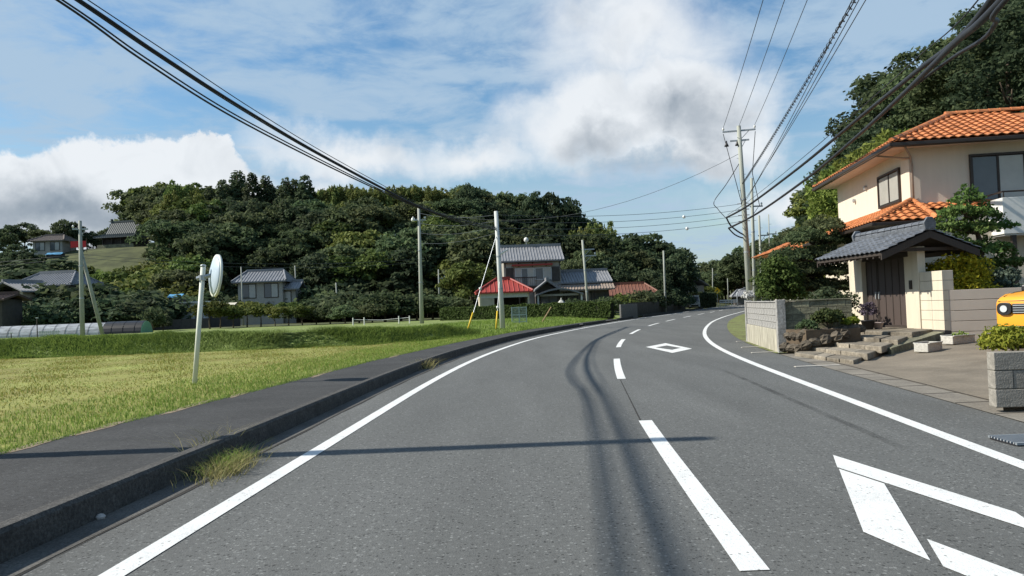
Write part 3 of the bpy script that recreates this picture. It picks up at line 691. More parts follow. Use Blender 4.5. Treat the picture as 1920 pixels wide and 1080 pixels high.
for q in (0, 1):
    p = B if q == 0 else A
    pl = MB().box(-.10, .10, -.10, .10, -.1, 1.27).build('wall_post', ROADB, bw1, bevel=.01)
    pl.matrix_world = Matrix.Translation((p[0] + .07, p[1] + .03, 0)) if False else pl.matrix_world
    pl.location = (0.02 if q == 0 else wall_frame(B, A)[0] - .02, .065, 0)
GL = np.array([9.98, 21.75])
block_wall('block_wall', 'mossy block wall between the road wall corner and the roofed gate', A + np.array([.13, .0]), np.array([7.95, 18.15]), .58, 4, .155, .40, .13, BLOCKD, .02, BLOCKD, .03)
# terrace soil in front of and behind that wall
terr = MB(); stA = A + np.array([.12, -.02])
ST = [np.array(p) for p in ((6.23, 17.30), (6.37, 14.62), (7.66, 15.84), (9.95, 18.75), (10.05, 21.6))]   # stair footprint: left-bottom, right-bottom, bend, gate right, gate left
terr.prism([tuple(stA), (6.62, 17.55), (7.9, 17.65), (8.3, 18.6), (7.6, 18.9)], 'z', -.05, .56)
struct(terr.build('garden_terrace', SOIL))
struct(MB().prism([(B[0] + .1, B[1]), (A[0] + .15, A[1] + .1), (7.95, 18.35), (9.75, 22.3), (10.4, 22.3), (10.5, 19.0), (14.5, 18.7), (30, 18.9), (30, 27), (10, 29)], 'z', -.1, .5).build('garden_ground', SOIL))
# rocks holding the terrace
def rock_mesh(seed):
    g = np.random.default_rng(seed); m = MB(); n = 8; V = []
    for i, (r, z) in enumerate([(.25, -.5), (.85, -.3), (1, .0), (.85, .3), (.35, .48)]):
        for k in range(n): 
            q = 2 * PI * k / n + .3 * i; rr = r * g.uniform(.8, 1.15); V.append((rr * math.cos(q) * .5, rr * math.sin(q) * .42, z * g.uniform(.85, 1.1)))
    Fc = [(i * n + k, i * n + (k + 1) % n, (i + 1) * n + (k + 1) % n, (i + 1) * n + k) for i in range(4) for k in range(n)] + [tuple(range(n))[::-1], tuple(range(4 * n, 5 * n))]
    m.add(V, Fc); return m.mesh('rock', ROCK)
RM = [rock_mesh(s) for s in range(5)]
rp = thing('rock_edging', 'rough brown boulders piled to hold the garden terrace beside the stone steps', 'rocks', (6.6, 18.0, 0))
P0 = np.array([6.36, 18.3]); P1 = np.array([6.55, 17.55]); P2 = np.array([7.75, 17.75]); P3 = np.array([8.3, 18.6])
spots = []
for k in range(3): 
    p = P0 + (P1 - P0) * (k + .3) / 3; spots += [(p, .15, .42), (p + [.08, .05], .42, .36)]
for k in range(5):
    p = P1 + (P2 - P1) * (k + .2) / 5; spots += [(p, .22 + .05 * k, .46), (p + [.05, .12], .50, .34)]
for k in range(4):
    p = P2 + (P3 - P2) * (k + .3) / 4; spots.append((p, .52, .36))
for k, (p, z, s) in enumerate(spots):
    o = link('rock', RM[k % 5], rp); o.location = (p[0] - 6.6, p[1] - 18.0, z); s *= rnd.uniform(.62, .95); o.scale = (s * 1.2, s, s * .72); o.rotation_euler = (rnd.uniform(-.3, .3), rnd.uniform(-.3, .3), rnd.uniform(0, 6))
# stone steps: each course a row of separate stones
stp = thing('stone_steps', 'flight of rough cut stone steps leading up to the roofed gate', 'steps', (ST[0][0], ST[0][1], 0))
NS = 5; rise = .085
off = np.array([ST[0][0], ST[0][1]])
for k in range(NS):
    f = k / NS
    l = ST[0] + (np.array([8.6, 20.6]) - ST[0]) * f; r_ = (ST[1] + (ST[2] - ST[1]) * f * 2 if f < .5 else ST[2] + (ST[3] - ST[2]) * (f - .5) * 2)
    l2 = ST[0] + (np.array([8.6, 20.6]) - ST[0]) * (f + .34); r2 = r_ + (l2 - l)
    if k == NS - 1: l2 = np.array([10.15, 21.6]); r2 = np.array([10.15, 18.7])
    d = r_ - l; n = max(3, int(np.hypot(*d) / .55)); cuts = np.cumsum([0] + [rnd.uniform(.7, 1.4) for _ in range(n)]); cuts /= cuts[-1]
    for i in range(n):
        a = l + d * (cuts[i] + .003); b = l + d * (cuts[i + 1] - .003); a2 = l2 + (r2 - l2) * (cuts[i] + .003); b2 = l2 + (r2 - l2) * (cuts[i + 1] - .003)
        zt = rise * (k + 1) + rnd.uniform(-.008, .008); jj = rnd.uniform(-.02, .02)
        jv = np.array([jj, 0]); q = [a + jv, b + jv, b2, a2]
        MB().hexa([(*(p - off), -.06 if k == 0 else rise * k - .05) for p in q] + [(*(p - off), zt) for p in q]).build('step_stone', STONE, stp, bevel=.018)
# near cheek of the stair up to the gate wall
MB().hexa([(*(np.array(p) - off), -.05) for p in ((7.75, 15.95), (10.4, 18.45), (10.4, 18.9), (7.75, 16.9))] + [(*(np.array(p) - off), z) for p, z in (((7.75, 15.95), .2), ((10.4, 18.45), .40), ((10.4, 18.9), .40), ((7.75, 16.9), .2))]).build('cheek', BLOCKD, stp, bevel=.01)
PLAT = rise * NS

# -- tiles
def tile_mesh(name, m, w, l, h=.035, wave=.03):
    n = 6; V = []
    for y, z0 in ((-.02, h), (l * 1.08, .0)):
        for i in range(n + 1):
            t = i / n; V.append((w * t * 1.04, y, z0 + wave * math.sin(PI * min(1, t * 1.35)) - (.006 if t > .75 else 0)))
    b = n + 1
    for i in range(n + 1): V.append((V[i][0], V[i][1], V[i][2] - .022))
    Fc = [(i, i + 1, b + i + 1, b + i) for i in range(n)] + [(2 * b + i, 2 * b + i + 1, i + 1, i) for i in range(n)]
    return MB().add(V, Fc).mesh(name, m)
def tile_plane(parent, O, U, S, tm, tw, tl, rows, rng_, limit=None, m=None):
    U = Vector(U).normalized(); S = Vector(S).normalized(); Nn = U.cross(S).normalized(); made = 0
    for j in range(rows):
        a, b = rng_(j * tl)
        k0 = math.floor(a / tw + .5); k1 = math.ceil(b / tw - .5)
        for k in range(k0, k1):
            p = Vector(O) + U * (k * tw) + S * (j * tl) + Nn * (.02 + rnd.uniform(0, .006))
            o = link('tile', tm, parent); M = Matrix((U, S, Nn)).transposed().to_4x4(); M.translation = p
            o.matrix_basis = M @ Matrix.Rotation(rnd.uniform(-.012, .012), 4, 'Z'); made += 1
    return made
def ridge_caps(parent, P, Q, m, r=.085, seg=.32, name='ridge_tile'):
    P, Q = Vector(P), Vector(Q); d = Q - P; n = max(2, int(d.length / seg)); d /= n; me = None
    a = d.normalized(); side = a.cross(Vector((0, 0, 1))).normalized(); up = side.cross(a)
    mb = MB(); V = []
    for y, rr in ((0, r * 1.06), (d.length * 1.06, r * .94)):
        for i in range(7):
            q = PI * i / 6; V.append((math.cos(q) * rr, y, math.sin(q) * rr))
    mb.add(V, [(i + 1, i, 7 + i, 8 + i) for i in range(6)] + [(0, 1, 2, 3, 4, 5, 6), (13, 12, 11, 10, 9, 8, 7)]); me = mb.mesh(name, m)
    for i in range(n):
        M = Matrix((side, a, up)).transposed().to_4x4(); M.translation = P + d * i; o = link(name, me, parent); o.matrix_basis = M

# -- roofed gate
gN = np.array(at(1742, 431, 18.65)); gF = np.array(at(1609, 452, 22.1))
gd = gF[:2] - gN[:2]; GLN = float(np.hypot(*gd)); ga = math.atan2(gd[1], gd[0]) - PI / 2
gate = thing('roofed_gate', 'roofed house gate with grey tiles, dark double doors and cream pillars atop the steps', 'gate', (gN[0], gN[1], PLAT), ga)
zr = float(gN[2] + gF[2]) / 2 - PLAT; HW = 1.22; DZ = .50
gr_ = MB()
for s in (-1, 1):
    gr_.hexa([(0, 0, zr - .10), (s * HW, 0, zr - DZ - .09), (s * HW, GLN, zr - DZ - .09), (0, GLN, zr - .10), (0, 0, zr - .02), (s * HW, 0, zr - DZ - .02), (s * HW, GLN, zr - DZ - .02), (0, GLN, zr - .02)] if s > 0 else
             [(s * HW, 0, zr - DZ - .09), (0, 0, zr - .10), (0, GLN, zr - .10), (s * HW, GLN, zr - DZ - .09), (s * HW, 0, zr - DZ - .02), (0, 0, zr - .02), (0, GLN, zr - .02), (s * HW, GLN, zr - DZ - .02)])
groof = gr_.build('roof', DARKWOOD, gate)
tmG = tile_mesh('tile', TILE_G, .235, .235, .03, .035)
sl_ = math.hypot(HW, DZ); rows = int(sl_ / .235) 
tile_plane(groof, (-HW - .03, GLN, zr - DZ - .02), (0, -1, 0), (HW, 0, DZ), tmG, .235, .235, rows + 1, lambda s: (0, GLN))
tile_plane(groof, (HW + .03, 0, zr - DZ - .02), (0, 1, 0), (-HW, 0, DZ), tmG, .235, .235, rows + 1, lambda s: (0, GLN))
for lv, rr in ((0.06, .10), (.15, .085)): ridge_caps(groof, (0, -.04, zr + lv), (0, GLN + .04, zr + lv), TILE_G, rr, .30)
MB().box(-.10, .10, -.05, GLN + .05, zr - .02, zr + .10).build('ridge_course', TILE_G, groof)
for yy in (-.06, GLN): MB().prism([(-.13, zr + .0), (.13, zr + .0), (.16, zr + .16), (.07, zr + .30), (-.07, zr + .30), (-.16, zr + .16)], 'y', yy, yy + .06).build('end_tile', TILE_G, groof, bevel=.015)
for s in (-1, 1):   # barge boards
    for yy in (-.03, GLN - .02):
        MB().hexa([(min(0, s * HW) , yy, zr - .20 - (DZ if s < 0 else 0)), (max(0, s * HW), yy, zr - .20 - (DZ if s > 0 else 0)), (max(0, s * HW), yy + .05, zr - .20 - (DZ if s > 0 else 0)), (min(0, s * HW), yy + .05, zr - .20 - (DZ if s < 0 else 0)),
                   (min(0, s * HW), yy, zr - .03 - (DZ if s < 0 else 0)), (max(0, s * HW), yy, zr - .03 - (DZ if s > 0 else 0)), (max(0, s * HW), yy + .05, zr - .03 - (DZ if s > 0 else 0)), (min(0, s * HW), yy + .05, zr - .03 - (DZ if s < 0 else 0))]).build('barge_board', DARKWOOD, groof)
for k in range(12):
    yy = .12 + (GLN - .24) * k / 11
    MB().hexa([(-HW + .02, yy - .025, zr - DZ - .15), (0, yy - .025, zr - .17), (0, yy + .025, zr - .17), (-HW + .02, yy + .025, zr - DZ - .15), (-HW + .02, yy - .025, zr - DZ - .085), (0, yy - .025, zr - .10), (0, yy + .025, zr - .10), (-HW + .02, yy + .025, zr - DZ - .085)]).build('rafter', DARKWOOD, groof)
# doorway in gate frame: local y of photo columns on the door plane x = xd
def loc(P): 
    d = np.array(P[:2]) - gN[:2]; c, s = math.cos(-ga), math.sin(-ga); return d[0] * c - d[1] * s, d[0] * s + d[1] * c
xd = 0.0
def yat(px, py):
    d = ray(px, py); n2 = np.array([math.cos(ga), math.sin(ga)]); k = float(np.dot(gN[:2], n2) / np.dot(d[:2], n2)); return loc((d[0] * k, d[1] * k))[1]
ys_, yl, yr, yw0, ye = yat(1606, 600), yat(1630, 600), yat(1707, 600), yat(1733, 600), yat(1776, 600)
DH = 1.80
def gbox(n_, x0, x1, y0, y1, z0, z1, m, p=gate, bv=.008): return MB().box(x0, x1, y0, y1, z0, z1).build(n_, m, p, bevel=bv)
gbox('pillar', xd - .16, xd + .10, yl, ys_, -.25, zr - DZ + .12, CREAM); gbox('pillar', xd - .10, xd + .10, yw0, yr, -.25, zr - DZ + .12, CREAM)
gbox('lintel', xd - .14, xd + .10, yr - .2, yl + .2, DH, DH + .22, DARKWOOD); gbox('sill', xd - .12, xd + .12, yr, yl, -.05, .05, DARKWOOD)
for s in (-1, 1): gbox('purlin', s * .75 - .05, s * .75 + .05, .05, GLN - .05, zr - .52, zr - .40, DARKWOOD)
gbox('gable_panel', -.7, .75, .18, .24, DH + .1, zr - .42, DARKWOOD); gbox('gable_panel', -.7, .75, GLN - .24, GLN - .18, DH + .1, zr - .42, DARKWOOD)
ym = yr + (yl - yr) * .70
for (a, b) in ((yr, ym - .006), (ym + .006, yl)):
    dr = gbox('door', xd - .03, xd + .03, a + .004, b - .004, .05, DH, mat('gate_door', (.068, .052, .046), .65, .12, 3, .1, 40, streak=(10, 10, .6)))
    n = max(2, int((b - a) / .30))
    for k in range(n + 1):
        yy = a + .03 + (b - a - .06) * k / n; MB().box(xd - .042, xd - .029, yy - .012, yy + .012, .08, DH - .02).build('batten', DARKWOOD, dr)
    MB().box(xd - .075, xd - .03, (b - .09) if a == yr else a + .06, (b - .06) if a == yr else a + .09, .75, .95).build('handle', ALU, dr)
gbox('intercom', xd - .125, xd - .10, yr - .34, yr - .22, .98, 1.20, BRONZE, bv=.004)
# cream wing wall right of the gate, built of wide blocks
yw = yw0; wl = yw - ye
for c in range(6):
    z0 = -.02 + c * .235
    for k in range(2):
        a = ye + wl * k / 2; gbox('wing_block', xd - .07, xd + .20, a + .004, a + wl / 2 - .004, z0 + .004, z0 + .231, CREAM, bv=.006)
gbox('wing_core', xd - .05, xd + .18, ye + .02, yw, -.3, 1.37, mat('mortar', (.16, .15, .125)), bv=0)
gbox('wing_plinth', xd - .08, xd + .21, ye - .002, yw, -.45, -.025, DKWALL)
# plank-course wall running right from the wing wall
def gw(x, y):
    c, s = math.cos(ga), math.sin(ga); return np.array([gN[0] + x * c - y * s, gN[1] + x * s + y * c])
W0 = gw(xd + .0, ye + .02); W1 = W0 + np.array([7.4, -1.5])
Lw, aw = wall_frame(W0, W1)
pw = thing('coursed_wall', 'low pinkish beige wall of long horizontal courses behind the planters', 'wall', (W0[0], W0[1], .12), aw)
nc = 5; ch = (1.35 - .12) / nc; PW = mat('beige_course', (.46, .405, .345), .92, .07, 1.4, .2, 60)
MB().box(.02, Lw, .03, .2, -.2, 1.22).build('core', mat('mortar', (.16, .15, .125)), pw)
for c in range(nc):
    for k in range(4): MB().box(Lw * k / 4 + .002, Lw * (k + 1) / 4 - .002, 0, .18, c * ch + .006 - (.1 if c == 0 else 0), (c + 1) * ch - .006).build('course', PW, pw, bevel=.006)
# planters
PLANT = mat('dirty_white_plastic', (.46, .44, .39), .7, .3, 6, .1, 40, streak=(3, 3, 12))
def planter(px, py, w, ang, label, z=None, h=.17, legs=False):
    x, y, _ = gnd(px, py, .1); z = dz(x, y) if z is None else z
    t = thing('planter', label, 'planter', (x, y, z), ang); hw = w / 2
    prof = [(-.12, .0), (.12, 0), (.145, h), (.165, h), (.165, h + .025), (.13, h + .025), (.12, h - .03), (-.12, h - .03), (-.13, h + .025), (-.165, h + .025), (-.165, h), (-.145, h)]
    m = MB().prism(prof, 'x', -hw, hw); m.build('trough', PLANT, t, bevel=.012)
    for s in (-1, 1): MB().box(s * hw - .015, s * hw + .015, -.14, .14, 0.005, h + .015).build('end_panel', PLANT, t, bevel=.012)
    MB().box(-hw + .02, hw - .02, -.115, .115, h - .05, h - .01).build('soil', SOIL, t)
    return t
p1 = planter(1741, 660, .62, R(38), 'white trough planter standing next to the stair cheek'); p2 = planter(1797, 651, .72, R(26), 'long white planter between the stair planter and the car')
p3 = planter(1848, 637, .62, R(10), 'raised white planter with withered plant in front of the orange car', h=.27)
def plant(name, label, x, y, z, crown, m, cat='plant', stem=(.25, .02), group=None, rz=0.0):
    t = thing(name, label, cat, (x, y, z), rz, group); V, Fq = crown; link('foliage', np_mesh('foliage', V, Fq, m), t); trunk_mesh(stem[0], stem[1], int(x * 10) % 50, 3, stem[0] * .4).build('stem', BARK, t, True); return t
x, y = p3.location.x, p3.location.y
plant('withered_plant', 'withered brown plant in the raised white planter', x, y, p3.location.z + .22, shrub_crown(301, .24, .25, 10, 30, .035), leaf('leaf_withered', (.07, .045, .03), (.2, .14, .09)), stem=(.15, .01))
x, y = p2.location.x, p2.location.y
plant('seedling_plant', 'thin green seedlings in the long white planter', x, y, p2.location.z + .12, shrub_crown(302, .2, .10, 8, 12, .03), L_GRASS, stem=(.08, .008))

# near block wall with yellow-green shrub
NB = np.array(gnd(1867, 758, .1)[:2])
block_wall('block_wall', 'low grey concrete block planter wall at the driveway entrance', NB, NB + np.array([3.2, -.25]), .06, 3, .20, .39, .15, BLOCK)
struct(MB().prism([(NB[0] + .14, NB[1] + .1), (NB[0] + 3.1, NB[1] - .1), (NB[0] + 3.3, NB[1] + .9), (NB[0] + .9, NB[1] + 1.1)], 'z', 0, .60).build('planter_soil', SOIL))
for k, (dx, dy, r, h) in enumerate([(.46, .38, .34, .30), (1.1, .35, .45, .34), (1.7, .3, .42, .34)]):
    plant('yellow_shrub', 'yellow-green shrub growing over the block planter wall', NB[0] + dx, NB[1] + dy, .58, shrub_crown(310 + k, r, h, 34, 110, .024), L_YGREEN, 'shrub', (.2, .015), 'yellow shrubs in the block planter')

# ------------------------------------------------------------------ two-storey house with orange tiles
house = thing('tiled_house', 'two-storey beige rendered house with orange pantile roofs and bronze windows', 'house', (12.5, 24, .2), R(-8))
hb = lambda n_, x0, x1, y0, y1, z0, z1, m, p=None, bv=.0: MB().box(x0, x1, y0, y1, z0 - .2, z1 - .2).build(n_, m, p or house, bevel=bv)
WX1, WY1 = 7.0, 8.0
hb('upper_wall', 0, WX1, 0, WY1, 3.2, 5.86, PINKREND); hb('lower_wall', -.75, WX1, -.75, WY1 - .5, 0, 3.6, CREAM)
E0, ER, EB = -.72, WX1 + .72, WY1 + .72; zE, rp_ = 5.88, 2.75; zR = zE + 1.24
rf = MB()
def V3(*p): return (p[0], p[1], p[2] - .2)
P = [V3(E0, E0, zE), V3(ER, E0, zE), V3(ER, EB, zE), V3(E0, EB, zE), V3(E0 + rp_, E0 + rp_, zR), V3(ER - rp_, E0 + rp_, zR)]
rf.add(P, [(0, 1, 5, 4), (1, 2, 5), (2, 3, 4, 5), (3, 0, 4)])
mroof = rf.build('main_roof', TILE_O, house)
hb('soffit', E0 + .04, ER - .04, E0 + .04, EB - .04, 5.80, 5.872, mat('soffit', (.50, .44, .37), .9, .04), mroof)
for (x0, x1, y0, y1) in ((E0 - .06, ER + .06, E0 - .10, E0 + .0), (E0 - .10, E0, E0 - .1, EB + .06)): hb('eave_gutter', x0, x1, y0, y1, zE - .13, zE - .01, BRONZE, mroof, .02)
hb('fascia', E0, ER, E0 + .002, E0 + .035, 5.74, zE - .005, BRONZE, mroof); hb('fascia', E0 + .002, E0 + .035, E0, EB, 5.74, zE - .005, BRONZE, mroof)
tmO = tile_mesh('tile', TILE_O, .27, .29, .04, .04)
sl1 = math.hypot(rp_, zR - zE); sl = Vector((0, rp_, zR - zE)).normalized()
nr = int(sl1 / .29) + 1
tile_plane(mroof, V3(E0, E0 - .03, zE), (1, 0, 0), (0, rp_, zR - zE), tmO, .27, .29, nr, lambda s: (s * rp_ / sl1, min(4.6, 8.4 - s * rp_ / sl1)))
# left slope: triangle, rises towards +x; eave runs from far to near
bk = EB - (E0 + rp_)
tile_plane(mroof, V3(E0 - .03, EB, zE), (0, -1, 0), (rp_, 0, zR - zE), tmO, .27, .29, nr, lambda s: (s / sl1 * bk, (EB - E0) - s * rp_ / sl1))
ridge_caps(mroof, V3(E0, E0, zE + .05), V3(E0 + rp_, E0 + rp_, zR + .06), TILE_O, .10, .33); ridge_caps(mroof, V3(E0, EB, zE + .05), V3(E0 + rp_, E0 + rp_, zR + .06), TILE_O, .10, .33)
ridge_caps(mroof, V3(E0 + rp_ - .1, E0 + rp_, zR + .08), V3(ER - rp_, E0 + rp_, zR + .08), TILE_O, .11, .33)
# lower roof
zj, zs, ov = 4.10, 3.40, 1.62
lr = MB()
Q = [V3(-ov, -ov, zs), V3(.15, -ov, zs), V3(0, -.02, zj), V3(0, WY1 - 1, zj), V3(-ov, WY1 - 1, zs), V3(.15, -.02, zs + .35)]
lr.add(Q, [(0, 1, 2), (4, 0, 2, 3), (1, 5, 2), (0, 4, 3, 5, 1)])
lroof = lr.build('lower_roof', TILE_O, house)
sl2 = math.hypot(ov, zj - zs); n2 = int(sl2 / .29) + 1
tile_plane(lroof, V3(-ov, -ov - .03, zs), (1, 0, 0), (0, ov, zj - zs), tmO, .27, .29, n2, lambda s: (s / sl2 * ov, (ov + .15) - s / sl2 * .15))
tile_plane(lroof, V3(-ov - .03, WY1 - 1, zs), (0, -1, 0), (ov, 0, zj - zs), tmO, .27, .29, n2, lambda s: (0, (WY1 - 1 + ov) - s / sl2 * ov))
ridge_caps(lroof, V3(-ov, -ov, zs + .05), V3(-.02, -.04, zj + .08), TILE_O, .09, .3); ridge_caps(lroof, V3(.15, -ov, zs + .05), V3(.05, -.06, zj + .06), TILE_O, .08, .3)
hb('eave_gutter', -ov - .08, .2, -ov - .09, -ov, zs - .10, zs - .0, BRONZE, lroof, .015); hb('eave_gutter', -ov - .09, -ov, -ov - .1, WY1 - 1, zs - .10, zs, BRONZE, lroof, .015)
hb('lower_soffit', -ov + .03, .1, -ov + .03, WY1 - 1.02, zs - .06, zs - .008, BRONZE, lroof)
# small skirt over the front wall
fs = MB(); fs.hexa([V3(.2, -.75, 3.70), V3(3.2, -.75, 3.70), V3(3.2, 0.01, 3.9), V3(.2, 0.01, 3.9), V3(.2, -.75, 3.76), V3(3.2, -.75, 3.76), V3(3.2, .01, 4.02), V3(.2, .01, 4.02)])
froof = fs.build('front_skirt_roof', TILE_O, house)
tile_plane(froof, V3(.2, -.78, 3.76), (1, 0, 0), (0, .76, .26), tmO, .27, .29, 3, lambda s: (0, 3.0))
# windows
def hwin(face, a0, a1, z0, z1, sash=2, m=CURTAIN, open_m=None):
    """face 'left': plane x=0 facing -x, a along y; 'front': plane y=0 facing -y, a along x"""
    def b(n_, u0, u1, w0, w1, d0, d1, mm, par, bv=0):
        return hb(n_, -d1, -d0, u0, u1, w0, w1, mm, par, bv) if face == 'left' else hb(n_, u0, u1, -d1, -d0, w0, w1, mm, par, bv)
    fr = b('window', a0 - .05, a1 + .05, z0 - .06, z1 + .05, -.05, .012, BRONZE, house)
    for (u0, u1, w0, w1) in ((a0 - .06, a1 + .06, z1, z1 + .07), (a0 - .06, a1 + .06, z0 - .08, z0), (a0 - .06, a0, z0, z1), (a1, a1 + .06, z0, z1)): b('frame', u0, u1, w0, w1, .005, .085, BRONZE, fr, .006)
    w = (a1 - a0) / sash
    for k in range(sash):
        mm = m if not isinstance(m, list) else m[k]
        b('pane', a0 + w * k + .03, a0 + w * (k + 1) - .03, z0 + .03, z1 - .03, .013, .03 + .012 * (k % 2), mm, fr)
        for (u0, u1) in ((a0 + w * k, a0 + w * k + .032), (a0 + w * (k + 1) - .032, a0 + w * (k + 1))): b('stile', u0, u1, z0, z1, .013, .055, BRONZE, fr)
    return fr
hwin('left', .8, 2.75, 4.32, 5.28, 2, CURTAIN); hwin('front', 1.8, 3.3, 4.0, 5.42, 2, [DGLASS, CURTAIN])
# downpipe at the corner
dp = MB(); dp.tube([V3(-.35, E0 + .02, 5.78), V3(.02, -.10, 5.52), V3(.06, -.07, 5.3), V3(.06, -.07, 4.05)], .035, 8); dp.tube([V3(E0 + .02, .9, 5.78), V3(-.10, .10, 5.52), V3(.06, -.07, 5.48)], .03, 8); dp.build('downpipe', mat('downpipe', (.30, .23, .18), .6), house, True)
for yy, zz in ((4.2, 5.2), (5.6, 4.9)): MB().tube([V3(-.10, yy, zz), V3(.01, yy, zz)], .075, 12).build('vent_cap', ALU, house)
# balcony
bal = hb('balcony', 1.95, 6.8, -1.5, -1.38, 2.9, 3.95, WHITE, None, .01)
hb('side_panel', 1.95, 2.07, -1.379, 0, 2.9, 3.95, WHITE, bal, .01); hb('floor_slab', 2.0, 6.8, -1.45, 0, 2.86, 3.02, WHITE, bal)
for k in range(5): MB().tube([V3(2.02 + k * 1.1, -1.44, 3.9), V3(2.02 + k * 1.1, -1.44, 4.13)], .018, 6).build('rail_post', BRONZE, bal)
MB().tube([V3(2.0, -1.44, 4.13), V3(6.8, -1.44, 4.13)], .025, 8).build('handrail', BRONZE, bal); MB().tube([V3(2.0, -1.44, 4.13), V3(2.0, 0, 4.13)], .025, 8).build('handrail', BRONZE, bal)
for xx in (2.2, 6.6): hb('carport_post', xx, xx + .12, -1.42, -1.30, .1, 2.9, BRONZE, bal)
ac = thing('air_conditioner', 'white outdoor air-conditioner unit standing on the balcony of the tiled house', 'air conditioner', (12.5 + .993 * 2.25 - .115 * .75, 24 - .115 * 2.25 - .993 * .75, 3.02), R(-6.6))
MB().box(-.38, .38, -.15, .15, .10, .62).build('case', WHITE, ac, bevel=.02); MB().tube([(0, -.17, .36), (0, -.15, .36)], .2, 20).build('fan_grille', BLACKPL, ac)
MB().box(-.45, .45, -.2, .2, .62, .66).build('top_cover', WHITE, ac, bevel=.01)
for s in (-1, 1): MB().box(s * .3 - .03, s * .3 + .03, -.16, .16, 0, .10).build('foot', BLACKPL, ac)
# annex with its own orange roof, farther back
xa, ya, za = at(1482, 470, 39.5)
ann = thing('house_annex', 'low annex of the tiled house with orange roof edge above the garden trees', 'house', (xa + 2.7, ya + 3.2, .2), R(-6.6))
MB().box(-1.9, 2.6, -2.3, 3, 0, za - .15).build('wall', OLDWALL, ann)
ar = MB(); hz = za - .2; ar.add([(-2.9, -3.2, hz), (3.2, -3.2, hz), (3.2, 3.4, hz), (-2.9, 3.4, hz), (-.3, -.3, hz + 1.1), (.9, -.3, hz + 1.1)], [(0, 1, 5, 4), (1, 2, 5), (2, 3, 4, 5), (3, 0, 4), (0, 3, 2, 1)]); aroof = ar.build('roof', TILE_O, ann)
sa = math.hypot(2.6, 1.1)
tile_plane(aroof, (-2.93, 3.4, hz), (0, -1, 0), (2.6, 0, 1.1), tmO, .27, .29, int(sa / .29), lambda s: (s / sa * 3.1, 6.6 - s / sa * 2.9)); tile_plane(aroof, (-2.9, -3.23, hz), (1, 0, 0), (0, 2.9, 1.1), tmO, .27, .29, int(3.1 / .29), lambda s: (s / 3.1 * 2.6, 6.1 - s / 3.1 * 2.3))
ridge_caps(aroof, (-2.9, -3.2, hz + .05), (-.3, -.3, hz + 1.15), TILE_O, .09, .3)

# ------------------------------------------------------------------ orange car
ORANGE = mat('orange_car_paint', (.74, .31, .02), .30, .02, 2, spec=.5)
cx0, cy0, _ = at(1864, 600, 14.3); ca = R(-62)
fc = np.array([cx0, cy0]) + .74 * np.array([math.cos(R(-62)), math.sin(R(-62))])
car = thing('parked_car', 'bright orange boxy small car parked behind the block planter wall', 'car', (fc[0], fc[1], dz(fc[0], fc[1])), ca)   # local -y is the nose, +y the tail
hw = .735
def section(y, zb, zt, w, tp): # outline at station y: bottom, side, shoulder, top
    return [(-w * .93, y, zb), (-w, y, zb + .12), (-w, y, zt - .16), (-w * .985, y, zt - .07), (-w * tp, y, zt), (w * tp, y, zt), (w * .985, y, zt - .07), (w, y, zt - .16), (w, y, zb + .12), (w * .93, y, zb)]
secs = [section(.0, .30, .92, hw * .93, .86), section(.05, .22, 1.00, hw * .98, .88), section(.25, .2, 1.055, hw, .9), section(.85, .2, 1.10, hw, .9), section(1.0, .2, 1.12, hw, .93), section(3.2, .2, 1.12, hw, .93), section(3.34, .26, 1.05, hw * .97, .9)]
cb = MB(); V = [p for s in secs for p in s]; n = 10
cb.add(V, [(i * n + (k + 1) % n, i * n + k, (i + 1) * n + k, (i + 1) * n + (k + 1) % n) for i in range(len(secs) - 1) for k in range(n)] + [tuple(range(n)), tuple(range((len(secs) - 1) * n, len(secs) * n))[::-1]])
body = cb.build('body', ORANGE, car, True, bevel=.02)
cab = MB(); cs = [[(-.66, .86, 1.10), (.66, .86, 1.10), (.56, 1.45, 1.60), (-.56, 1.45, 1.60)], [(-.68, 3.25, 1.10), (.68, 3.25, 1.10), (.57, 3.1, 1.60), (-.57, 3.1, 1.60)]]
cab.add(cs[0] + cs[1], [(0, 1, 2, 3), (7, 6, 5, 4), (1, 5, 6, 2), (4, 0, 3, 7), (3, 2, 6, 7), (0, 4, 5, 1)]); cab.build('cabin_glass', DGLASS, car)
MB().hexa([(-.60, 1.40, 1.59), (.60, 1.40, 1.59), (.60, 3.16, 1.59), (-.60, 3.16, 1.59), (-.55, 1.5, 1.66), (.55, 1.5, 1.66), (.55, 3.08, 1.66), (-.55, 3.08, 1.66)]).build('roof', ORANGE, car, bevel=.02)
for s in (-1, 1):
    MB().tube([(s * .665, .86, 1.10), (s * .57, 1.44, 1.6)], .035, 6).build('windscreen_pillar', BLACKPL, car)
    hl = MB().prism([(s * .53 + .13 * math.copysign(abs(math.cos(q)) ** .7, math.cos(q)), .79 + .115 * math.copysign(abs(math.sin(q)) ** .7, math.sin(q))) for q in np.linspace(0, 2 * PI, 20, endpoint=False)], 'y', -.045, .03).build('headlight', BLACKPL, car, bevel=.008)
    MB().tube([(s * .53, -.062, .79), (s * .53, -.04, .79)], .062, 18).build('lens', mat('lamp_lens', (.52, .55, .57), .1, .02, spec=.7), hl)
    MB().box(s * .66 - .05, s * .66 + .05, .0, .0 + .12, .36, .46).build('fog_lamp', BLACKPL, car, bevel=.01)
    for yy in (.62, 2.75):
        w = MB().tube([(s * .62, yy, .29), (s * .755, yy, .29)], .29, 24).build('wheel', BLACKPL, car, bevel=.03); MB().tube([(s * .74, yy, .29), (s * .765, yy, .29)], .19, 16).build('rim', ALU, w)
    MB().box(s * .80 - .08, s * .80 + .06, 1.16, 1.24, 1.10, 1.22).build('mirror', BLACKPL, car, bevel=.03)
